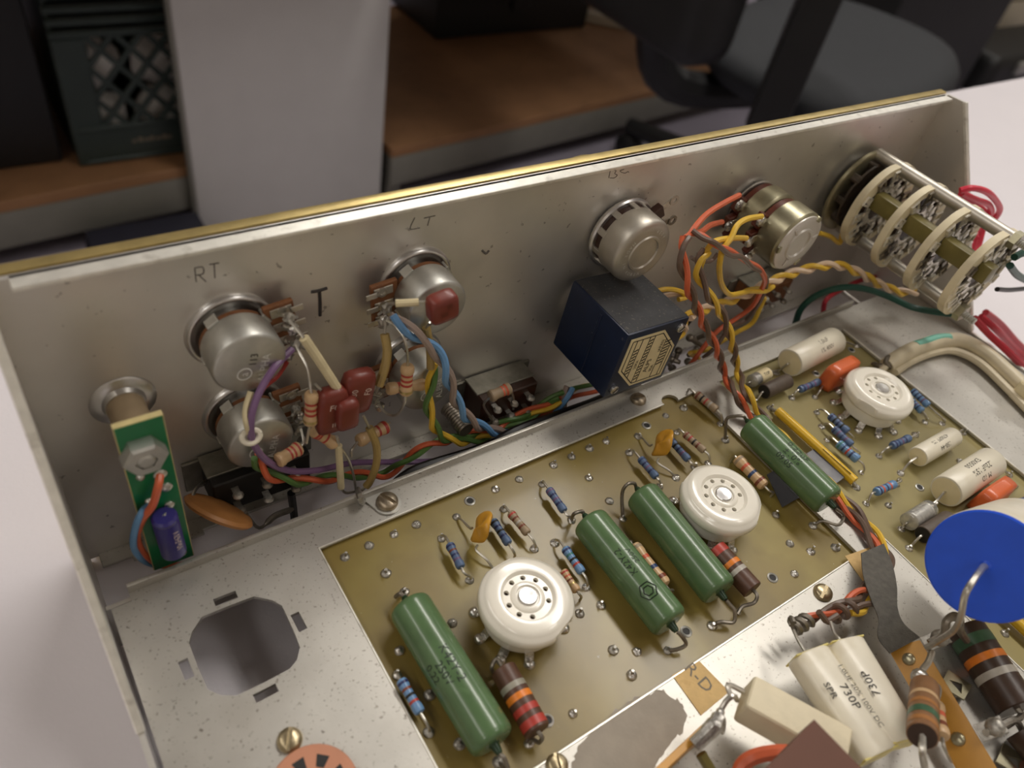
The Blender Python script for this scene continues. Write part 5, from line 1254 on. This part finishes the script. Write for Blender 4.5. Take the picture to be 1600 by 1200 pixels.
single('solder_blob', g, 'solder', 'shiny solder blob on top of the brown resistor lead', 'solder')
# big dark brown resistor
a, b = D(1507, 982, 5.2), D(1590, 1108, 5.2)
axial('carbon_resistor', 'big dark brown resistor with green, orange and silver bands on the bare deck', 'resistor', a, b, 5.0, 'brown_res_dark', STRAIGHT, ((.20, .13, 'green'), (.42, .09, 'orange'), (.62, .085, 'silver')),
      [D(1496, 968, 8), D(1482, 968, 12), D(1478, 985, 14)], [D(1596, 1118, 5), D(1582, 1128, 6), D(1562, 1140, 9)], 'tin_dark', .8, n=32)
a, b = D(1596, 1140, 5.2), D(1660, 1215, 5.2)
axial('carbon_resistor', 'dark brown resistor end cut by the frame edge below the big one', 'resistor', a, b, 4.2, 'brown_res_dark', STRAIGHT, ((.5, .1, 'red'),), [D(1585, 1125, 8), D(1560, 1135, 10), D(1540, 1145, 12)], None, 'tin', .8)
# maroon plate
z = 31
P0 = D(1272, 1124, z); e1 = (D(1195, 1203, z) - P0).normalized(); e2 = (D(1348, 1202, z) - P0).normalized()
g = G(); prism(g, [P0, P0 + e2 * 26, P0 + e2 * 26 + e1 * 22, P0 + e1 * 22], -EZ * 7)
t = thing('phenolic_plate', 'maroon phenolic plate corner rising in front of the white block', 'plate', P0 - EZ * 7); part('slab', g, 'maroon', t)
wire('wire', 'thick orange wire curling out beneath the maroon plate', 'wire', 'w_rust', [D(1150, 1225, 12), D(1160, 1196, 14), D(1180, 1182, 16), D(1210, 1176, 17), D(1240, 1176, 17)], 1.6)
# salmon socket at the lower edge
c = D(490, 1236, 1.2)
t = thing('wafer_socket', 'salmon phenolic wafer socket with dark slots at the lower frame edge', 'tube socket', c - EZ * 1.2)
g = G(); lathe(g, c - EZ * 1.1, EZ, [(8.8, 0), (8.8, 1.6), (8.5, 1.9), (.02, 1.9)], 48); part('wafer', g, 'salmon', t)
for k in range(8):
    a = math.radians(95 - 45 * k); d = Vector((math.cos(a), math.sin(a), 0)); n_ = EZ.cross(d)
    g = G(); prism(g, [c + d * 4.2 - n_ * .8 + EZ * .78, c + d * 6.6 - n_ * 1.3 + EZ * .78, c + d * 6.6 + n_ * 1.3 + EZ * .78, c + d * 4.2 + n_ * .8 + EZ * .78], EZ * .1); part('pin_slot', g, 'black', t)

# ================================================================== WIRING BEHIND THE PANEL
def vw(pts): return [V(*p) for p in pts]
# --- around the two RT potentiometers
wire('wire', 'purple wire looping from the RT potentiometer across the lower one', 'wire', 'w_purple', vw([(456, 546, -9), (428, 575, -13), (402, 620, -16), (392, 660, -18), (397, 695, -18), (420, 722, -17), (455, 736, -16), (500, 734, -15), (545, 724, -13), (590, 722, -12), (640, 722, -13), (690, 718, -16), (740, 702, -18)]), 0.85)
wire('wire', 'dark red wire short arc behind the purple wire', 'wire', 'w_dred', vw([(448, 565, -8), (432, 588, -10), (412, 605, -12), (398, 630, -14)]), 0.7)
wire('wire', 'tan wire beside the purple wire at the cable tie', 'wire', 'sleeve_cream', vw([(392, 612, -14), (384, 640, -16), (386, 665, -18), (396, 690, -17)]), 0.75)
g = G(); c = V(392, 682, -18)
pts = [c + Vector((math.cos(a) * 2.0, math.sin(a) * .9, math.sin(a) * 1.1 + .15 * math.cos(a * 2))) for a in [2 * math.pi * k / 24 for k in range(25)]]
tube(g, pts, .7, 8); single('cable_tie', g, 'white_cap', 'cream knotted lacing tie around the purple wire', 'cable tie')
twisted(('wire', 'wire'), ('orange wire twisted with a green one along the bottom of the panel', 'green wire twisted with an orange one along the bottom of the panel'), ('w_rust', 'w_green'),
    vw([(400, 712, -16), (408, 733, -16), (430, 746, -16), (470, 752, -15), (515, 747, -14), (560, 742, -13), (600, 742, -14), (630, 722, -16), (665, 698, -17), (710, 684, -15), (760, 672, -14), (800, 655, -14), (845, 634, -14), (880, 615, -14)]), 0.82, 21, 0.8)
twisted(('wire', 'wire'), ('green wire twisted with a yellow one hanging from the lower LT potentiometer', 'yellow wire twisted with a green one hanging from the lower LT potentiometer'), ('w_green', 'w_yellow'),
    vw([(680, 565, -14), (674, 595, -15), (669, 625, -16), (674, 655, -17), (688, 680, -17), (712, 689, -17), (742, 688, -16), (775, 678, -15), (810, 660, -15), (845, 642, -15), (875, 625, -16)]), 0.82, 19, 0.2)
twisted(('wire', 'wire'), ('blue wire twisted with a grey one from the LT potentiometer', 'grey wire twisted with a blue one from the LT potentiometer'), ('w_blue', 'w_greyw'),
    vw([(612, 493, -12), (630, 508, -14), (655, 528, -16), (680, 548, -17), (697, 580, -18), (710, 620, -18), (730, 652, -18), (760, 670, -17), (800, 677, -16), (840, 668, -15), (868, 652, -16), (882, 625, -16), (890, 605, -14)]), 0.95, 21, 2.2)
for k, (pts, lb) in enumerate((([(480, 790, -17), (560, 770, -19), (640, 738, -19), (740, 704, -19), (830, 668, -18), (900, 640, -18), (985, 606, -17)], 'thick black cable lying along the deck flange behind the boards'), ([(610, 742, -20), (700, 716, -20), (790, 680, -20), (880, 645, -19), (940, 622, -18), (1000, 590, -14), (1030, 560, -10), (1060, 520, -8), (1085, 488, -7)], 'black cable climbing from the flange to the dual potentiometer'))):
    vp = vw(pts[2:]); st = vp[0]
    wire('cable', lb, 'cable', 'w_black', [Vector((st.x - 24, -22.2, -16)), Vector((st.x - 12, -21.6, -11))] + vp, 1.35)
# brown, orange and green strands under the blue potentiometer
for k, (pts, m, lb) in enumerate(((
    [(780, 660, -10), (830, 640, -9), (880, 612, -9), (930, 600, -10), (985, 588, -14)], 'w_green', 'green wire running beneath the blue potentiometer'), (
    [(800, 668, -11), (850, 648, -10), (890, 622, -9), (930, 612, -12), (970, 600, -14), (1000, 590, -14)], 'w_rust', 'orange wire running beneath the blue potentiometer'), (
    [(830, 650, -8), (870, 630, -8), (905, 605, -8), (950, 600, -10)], 'w_yellow', 'yellow wire running beneath the blue potentiometer'))):
    wire('wire', lb, 'wire', m, vw(pts), .8)

def sleeve_wire(label, pts, r, m, e1=None, e2=None, name='sleeved_lead'):
    p = vw(pts); t = thing(name, label, 'sleeved lead', min(p, key=lambda q: q.z), 'sleeved component leads')
    g = G(); tube(g, smooth(p, 6), r, 10); part('sleeve', g, m, t)
    for a, e in ((p[0], e1), (p[-1], e2)):
        if e: g = G(); tube(g, smooth([a] + vw(e), 5), .38, 7); part('lead', g, 'tin', t)
sleeve_wire('straight cream sleeved lead slanting down from the RT potentiometer', [(475, 528, -13), (502, 568, -15), (529, 610, -17)], 1.15, 'sleeve_cream', [(462, 512, -10), (452, 500, -8)], [(534, 618, -17)])
sleeve_wire('short cream sleeved lead standing below the red capacitors', [(529, 696, -17), (531, 730, -18), (533, 762, -19)], 0.95, 'sleeve_cream', [(526, 682, -17)], [(540, 770, -19), (556, 768, -19)])
sleeve_wire('curved translucent sleeved lead arching down to the solder lug', [(577, 668, -17), (588, 696, -19), (588, 725, -20), (579, 750, -20), (572, 760, -20)], 1.05, 'sleeve_amber', [(568, 650, -16)], [(564, 768, -20)])
sleeve_wire('short pale sleeved lead leading to the small red capacitor', [(618, 474, -13), (636, 473, -14), (654, 472, -15)], 0.95, 'sleeve_cream', [(608, 476, -11), (604, 484, -8)], [(668, 472, -16)])
sleeve_wire('amber sleeved lead hanging between the two LT potentiometers', [(601, 522, -12), (605, 548, -14), (601, 575, -15), (592, 602, -16)], 1.15, 'sleeve_amber', [(602, 508, -10), (598, 500, -8)], [(588, 612, -14)])
sleeve_wire('amber sleeved lead beneath the small red capacitor', [(666, 512, -13), (672, 545, -14), (673, 575, -15)], 1.1, 'sleeve_amber', [(672, 504, -14)], None)
def vres(label, a, b, r, bands, e1, e2, m='tan_res'):
    return axial('resistor', label, 'resistor', V(*a), V(*b), r, m, BONE, bands, vw(e1) if e1 else None, vw(e2) if e2 else None, 'tin', .36, 'resistors wired behind the panel')
RB = ((0.28, .08, 'red'), (.46, .08, 'red'), (.62, .08, 'red'), (.85, .08, 'gold'))
vres('upright tan resistor with red bands beside the red capacitors', (487, 614, -16), (485, 662, -17), 1.75, RB, [(484, 598, -15), (480, 575, -13), (468, 552, -10), (460, 535, -8)], [(482, 675, -17), (479, 692, -17)])
vres('upright tan resistor with red bands between the LT potentiometers', (637, 571, -17), (634, 615, -18), 1.75, RB, [(637, 555, -17), (632, 530, -16), (620, 512, -13), (605, 500, -9)], [(632, 630, -18), (620, 648, -16), (604, 646, -13), (592, 632, -10)])
vres('tan resistor with red bands leaning on the lower purple-wired potentiometer', (433, 721, -17), (469, 699, -15), 1.85, ((.5, .08, 'red'), (.66, .08, 'red'), (.84, .08, 'red')), None, [(474, 690, -14), (470, 670, -11)])
vres('tan and red resistor under the red capacitors', (490, 672, -14), (524, 694, -16), 1.8, ((.2, .2, 'red'), (.5, .08, 'red')), None, [(534, 702, -17), (546, 722, -18), (553, 745, -19), (556, 766, -19)])
vres('tan resistor end with red band behind the curved translucent sleeve', (559, 690, -14), (605, 666, -12), 1.85, ((.66, .07, 'red'), (.88, .1, 'red')), [(550, 702, -15), (549, 714, -16)], [(610, 660, -11)])
vres('tan resistor with red band half hidden behind the upright one', (604, 608, -12), (664, 600, -13), 1.7, ((.3, .1, 'red'),), [(596, 610, -10)], [(672, 598, -12)])

def flatcap(label, c, w_, h_, th, tiltz, txt, leads, m='red_cap', yaw=0.0, tm='print_white'):
    c = V(*c); u = Vector((math.cos(tiltz) * math.cos(yaw), -math.sin(yaw), math.sin(tiltz))).normalized(); n_ = Vector((-math.sin(yaw), -math.cos(yaw), 0)); v_ = n_.cross(u) * -1
    n_ = u.cross(Vector((0, 0, 1))).normalized()
    if n_.y > 0: n_ = -n_
    v_ = n_.cross(u) ; v_ = v_ if v_.z > 0 else -v_
    t = thing('dipped_capacitor', label, 'capacitor', c - EZ * h_ / 2, 'red brown dipped capacitors')
    g = G(); bm = bmesh.new(); bmesh.ops.create_cube(bm, size=1); bmesh.ops.subdivide_edges(bm, edges=list(bm.edges), cuts=4, use_grid_fill=True)
    vs = []
    for q in bm.verts:
        p = q.co * 2; e = 5.5; s_ = (abs(p.x) ** e + abs(p.y) ** e + abs(p.z) ** e) ** (-1 / e); p = p * s_
        vs.append(c + u * p.x * w_ / 2 + n_ * p.y * th / 2 + v_ * p.z * h_ / 2)
    g.add(vs, [tuple(q.index for q in f.verts) for f in bm.faces]); bm.free(); bo = part('body', g, m, t, sharp=80)
    for s_, sz, du, dv, rot in txt:
        x_ = u * math.cos(rot) + v_ * math.sin(rot); y_ = -u * math.sin(rot) + v_ * math.cos(rot)
        g = G(); text_flat(g, s_, sz, c + u * du + v_ * dv + n_ * (th / 2 * 0.985), x_, y_, .1); part('lettering', g, tm, bo)
    for ld in leads:
        g = G(); tube(g, smooth(vw(ld), 5), .36, 7); part('lead', g, 'tin', t)
R90 = math.pi / 2
flatcap('upright red brown capacitor lettered F0 beside the upright striped resistor', (517, 640, -17), 7.5, 14.5, 4.2, -0.05, [('F0', 2.6, -0.2, 2.6, -0.1), ('=', 2.8, .2, -3.4, R90)], ([(502, 610, -17), (492, 600, -15)],))
flatcap('red brown capacitor lettered 130 F0 reaching towards the lower LT potentiometer', (557, 612, -16), 8.2, 13.5, 4.2, -0.12, [('F0', 2.4, 1.9, 1.4, R90 * .9), ('130', 2.4, -1.8, 1.2, R90 * .9)], ([(572, 592, -16), (590, 598, -14), (600, 600, -12)], [(576, 614, -16), (592, 618, -13)]))
flatcap('smaller red brown capacitor wedged between the two lettered ones', (541, 645, -19), 5.6, 9.5, 4.2, 0.0, [], ())
flatcap('small square red brown capacitor in front of the LT potentiometer', (691, 479, -19), 7.4, 7.4, 4.5, 0.16, [('IIII', 1.8, -.6, -.6, 0.1), ('III', 1.8, .8, 1.4, 0.1)], ([(671, 472, -17), (664, 472, -16)], [(684, 498, -17), (672, 508, -14)]), tm='phenolic_dark')
# lug clutter solder on the pot terminals
for i, (x, y, d_) in enumerate(((452, 498, -7), (458, 515, -7), (462, 540, -8), (450, 555, -7), (462, 640, -7), (468, 655, -8), (462, 672, -8), (472, 690, -9), (604, 482, -7), (602, 500, -8), (598, 505, -8), (590, 612, -8), (586, 626, -9), (594, 636, -9), (588, 600, -9))):
    g = G(); bm = bmesh.new(); bmesh.ops.create_icosphere(bm, subdivisions=2, radius=1.25); rr_ = random.Random(i)
    c = V(x, y, d_); g.add([c + Vector((v.co.x, v.co.y * .9, v.co.z * 1.2)) * (1 + .25 * math.sin(4 * v.co.x + i) * math.cos(5 * v.co.z)) for v in bm.verts], [tuple(v.index for v in f.verts) for f in bm.faces]); bm.free()
    tube(g, [c, c + Vector((rr_.uniform(-3, 3), rr_.uniform(-1.5, 1), rr_.uniform(-3, 3)))], .4, 6)
    part('solder_joint', g, 'solder' if i % 2 else 'solder_dull', pot1 if i < 4 else pot2 if i < 8 else pot3 if i < 11 else pot4)

# --- around the dual potentiometer
wire('wire', 'orange wire arching to the top lug of the dual potentiometer', 'wire', 'w_rust', vw([(1155, 305, -12), (1130, 318, -16), (1105, 334, -20), (1088, 352, -24), (1078, 366, -26), (1070, 372, -27)]), .85)
wire('wire', 'orange wire reaching the middle lug of the dual potentiometer', 'wire', 'w_rust', vw([(1128, 347, -14), (1110, 352, -18), (1096, 362, -22), (1084, 364, -25), (1098, 368, -27), (1120, 384, -30), (1142, 392, -30), (1165, 408, -28), (1185, 418, -26), (1195, 436, -24), (1190, 452, -22), (1176, 478, -20), (1150, 498, -18), (1120, 518, -18), (1090, 555, -20), (1072, 580, -20)]), .85)
wire('wire', 'yellow wire bent over to the rear gang of the dual potentiometer', 'wire', 'w_yellow', vw([(1190, 338, -22), (1168, 342, -24), (1152, 352, -26), (1142, 372, -28), (1130, 388, -29), (1126, 402, -30), (1124, 422, -29), (1128, 445, -27), (1140, 460, -25), (1158, 458, -24), (1172, 455, -23), (1195, 455, -22), (1208, 448, -20)]), .85)
wire('wire', 'yellow wire reaching the lower lug of the dual potentiometer', 'wire', 'w_yellow', vw([(1166, 372, -24), (1145, 372, -26), (1118, 377, -28), (1104, 392, -28), (1096, 412, -28), (1090, 430, -28)]), .85)
wire('wire', 'brown wire twisting down beside the bent yellow wire', 'wire', 'w_brown', vw([(1082, 360, -26), (1098, 372, -29), (1118, 380, -31), (1140, 398, -31), (1160, 402, -30), (1176, 418, -28), (1190, 425, -25), (1198, 440, -22), (1188, 470, -20), (1165, 500, -17), (1140, 512, -18), (1120, 540, -20), (1098, 560, -20)]), .75)
wire('wire', 'thin brown wire drooping under the nickel potentiometer lugs', 'wire', 'w_brown', vw([(1080, 402, -22), (1090, 408, -20), (1110, 408, -18), (1122, 396, -18)]), .6)
twisted(('wire', 'wire'), ('yellow wire twisted with a pale one from the blue potentiometer to the rotary switch', 'pale wire twisted with a yellow one from the blue potentiometer to the rotary switch'), ('w_yellow', 'w_white'),
    vw([(1075, 495, -20), (1100, 484, -19), (1135, 472, -18), (1170, 458, -18), (1205, 440, -18), (1245, 425, -18), (1285, 416, -20), (1315, 416, -22), (1345, 428, -26), (1375, 445, -30), (1405, 456, -34), (1432, 456, -37)]), .95, 15, 0)
wire('wire', 'yellow wire stub between the dual potentiometer and the rotary switch', 'wire', 'w_yellow', vw([(1280, 364, -10), (1298, 370, -10), (1312, 380, -11), (1316, 366, -11), (1325, 376, -11), (1345, 380, -12)]), .9)
for pts, m, lb in (([(1018, 458, -12), (1040, 452, -13), (1062, 455, -13), (1072, 464, -14), (1060, 468, -14)], 'w_yellow', 'yellow wire arching from the top lug of the blue potentiometer'),
    ([(1018, 470, -13), (1040, 462, -12), (1058, 460, -12), (1068, 466, -13)], 'w_white', 'pale wire from the top lug of the blue potentiometer'),
    ([(1038, 533, -24), (1055, 530, -24), (1068, 520, -22), (1072, 500, -20), (1076, 490, -18), (1090, 484, -18)], 'w_yellow', 'yellow wire curling from the lower lug of the blue potentiometer'),
    ([(1050, 500, -23), (1064, 505, -23), (1072, 514, -22), (1060, 528, -22)], 'w_white', 'pale wire from the lower lug of the blue potentiometer'),
    ([(1036, 552, -22), (1026, 566, -22), (1021, 585, -22), (1022, 592, -22)], 'w_yellow', 'yellow wire dropping beside the blue potentiometer label'),
    ([(1092, 560, -16), (1078, 552, -17), (1100, 548, -17), (1125, 535, -17), (1150, 520, -17), (1175, 505, -18), (1188, 480, -18), (1195, 465, -18)], 'w_yellow', 'yellow wire climbing from the deck flange towards the dual potentiometer')):
    wire('wire', lb, 'wire', m, vw(pts), .85)
tgs = thing('tag_cluster', 'cluster of dark soldered tags in the wire tangle beside the blue potentiometer', 'solder tags', V(1072, 565, -14))
for i, (x, y, d_, e) in enumerate(((1078, 528, -14, (20, 14)), (1090, 545, -12, (-14, 10)), (1060, 548, -12, (-6, 18)), (1075, 565, -14, (10, 16)), (1085, 530, -10, (16, -6)), (1048, 562, -14, (14, 4)), (1050, 575, -15, (-10, -14)))):
    g = G(); c = V(x, y, d_); e_ = V(x + e[0], y + e[1], d_ - 2); bm = bmesh.new(); bmesh.ops.create_icosphere(bm, subdivisions=2, radius=1.5); g.add([c + v.co for v in bm.verts], [tuple(v.index for v in f.verts) for f in bm.faces]); bm.free()
    tube(g, [c, e_], .9, 7); part('tag', g, 'tin_dark', tgs)
# --- right end
wire('wire', 'dark green wire arching from the flange to the rotary switch', 'wire', 'w_dgreen', vw([(1243, 505, -20), (1252, 482, -20), (1275, 462, -22), (1310, 450, -26), (1345, 450, -30), (1385, 462, -36), (1425, 480, -44), (1465, 488, -52), (1500, 492, -58)]), 1.25)
wire('wire', 'dark red wire passing behind the rotary switch to the flange', 'wire', 'w_red', vw([(1286, 492, -16), (1290, 470, -14), (1310, 455, -12), (1345, 438, -12), (1390, 428, -14), (1420, 420, -18)]), 1.0)
for k, (pts, lb) in enumerate((([(1522, 497, -60), (1545, 522, -66), (1575, 550, -74), (1615, 590, -84)], 'red wire, lowest of the three leaving the rotary switch'), ([(1532, 494, -58), (1556, 515, -64), (1585, 545, -70), (1625, 582, -80)], 'red wire, middle of the three leaving the rotary switch'), ([(1540, 488, -56), (1565, 508, -60), (1592, 538, -66), (1630, 570, -74)], 'red wire, uppermost of the three leaving the rotary switch'))):
    wire('wire', lb, 'wire', 'w_red', vw(pts), 1.35)
for pts, lb in (([(1500, 298, -30), (1520, 294, -32), (1545, 302, -34), (1562, 325, -34), (1553, 342, -33), (1540, 345, -32), (1530, 380, -36), (1520, 410, -40)], 'bright red wire looping outermost above the rotary switch'), ([(1502, 302, -30), (1525, 312, -32), (1545, 320, -33), (1548, 335, -32), (1535, 352, -32), (1520, 392, -36)], 'bright red wire inside the loop above the rotary switch'), ([(1500, 308, -30), (1520, 318, -31), (1538, 330, -31), (1540, 345, -31), (1525, 372, -34)], 'bright red wire lowest of the loop above the rotary switch')):
    wire('wire', lb, 'wire', 'w_pinkred', vw(pts), 1.2)
for pts, lb, r in (([(1578, 415, -62), (1590, 430, -62), (1612, 442, -62)], 'green wire leaving the end of the rotary switch', 1.3), ([(1585, 402, -62), (1600, 395, -62), (1620, 398, -62)], 'green wire bent upward at the end of the rotary switch', 1.3)):
    wire('wire', lb, 'wire', 'w_dgreen', vw(pts), r)
wire('wire', 'black wire running to the frame edge from the rotary switch tag', 'wire', 'w_black', vw([(1558, 452, -60), (1580, 453, -60), (1620, 449, -60)]), .9)
# cream cables lying over the deck
t = thing('cream_cable', 'thick cream cable with a teal stripe bending over the chassis edge', 'cable', D(1450, 560, 0))
pth = [D(1385, 572, 1.5), D(1402, 560, 3), D(1430, 545, 3.5), D(1470, 533, 4), D(1505, 534, 4), D(1540, 553, 4), D(1580, 588, 4), D(1630, 635, 4)]
g = G(); tube(g, smooth(pth, 7), 3.0, 14); cb = part('jacket', g, 'w_cream', t)
g = G(); tube(g, [p + Vector((-.6, .3, 1.0)) for p in smooth(pth[2:5], 6)[:9]], 2.2, 10); part('teal_stripe', g, 'w_teal', cb)
g = G(); tube(g, smooth([D(1388, 568, 2), D(1380, 576, 2), D(1372, 584, .5), D(1362, 590, ZB)], 5), 1.3, 9); part('inner_core', g, 'w_cream', t)
g = G(); tube(g, smooth([D(1395, 562, 3), D(1388, 558, 4), D(1384, 566, 4), D(1390, 574, 2), D(1375, 572, .6), D(1364, 569, ZB)], 5), .9, 8); part('shield_twist', g, 'tin_dark', t)
wire('cream_wire', 'flat cream wire lying on the deck below the thick cream cable', 'wire', 'w_cream', [D(1398, 582, 1), D(1420, 567, 1.6), D(1455, 552, 2), D(1490, 548, 2.2), D(1530, 566, 2.4), D(1570, 603, 2.2), D(1620, 655, 2)], 1.5)
g = G(); c = D(1602, 612, 4); abox(g, c.x - 3, c.x + 3, c.y - 3, c.y + 3, .05, 8, .6); single('wire_clip', g, 'white_cap_end', 'small cream wire clip at the frame edge', 'clip')
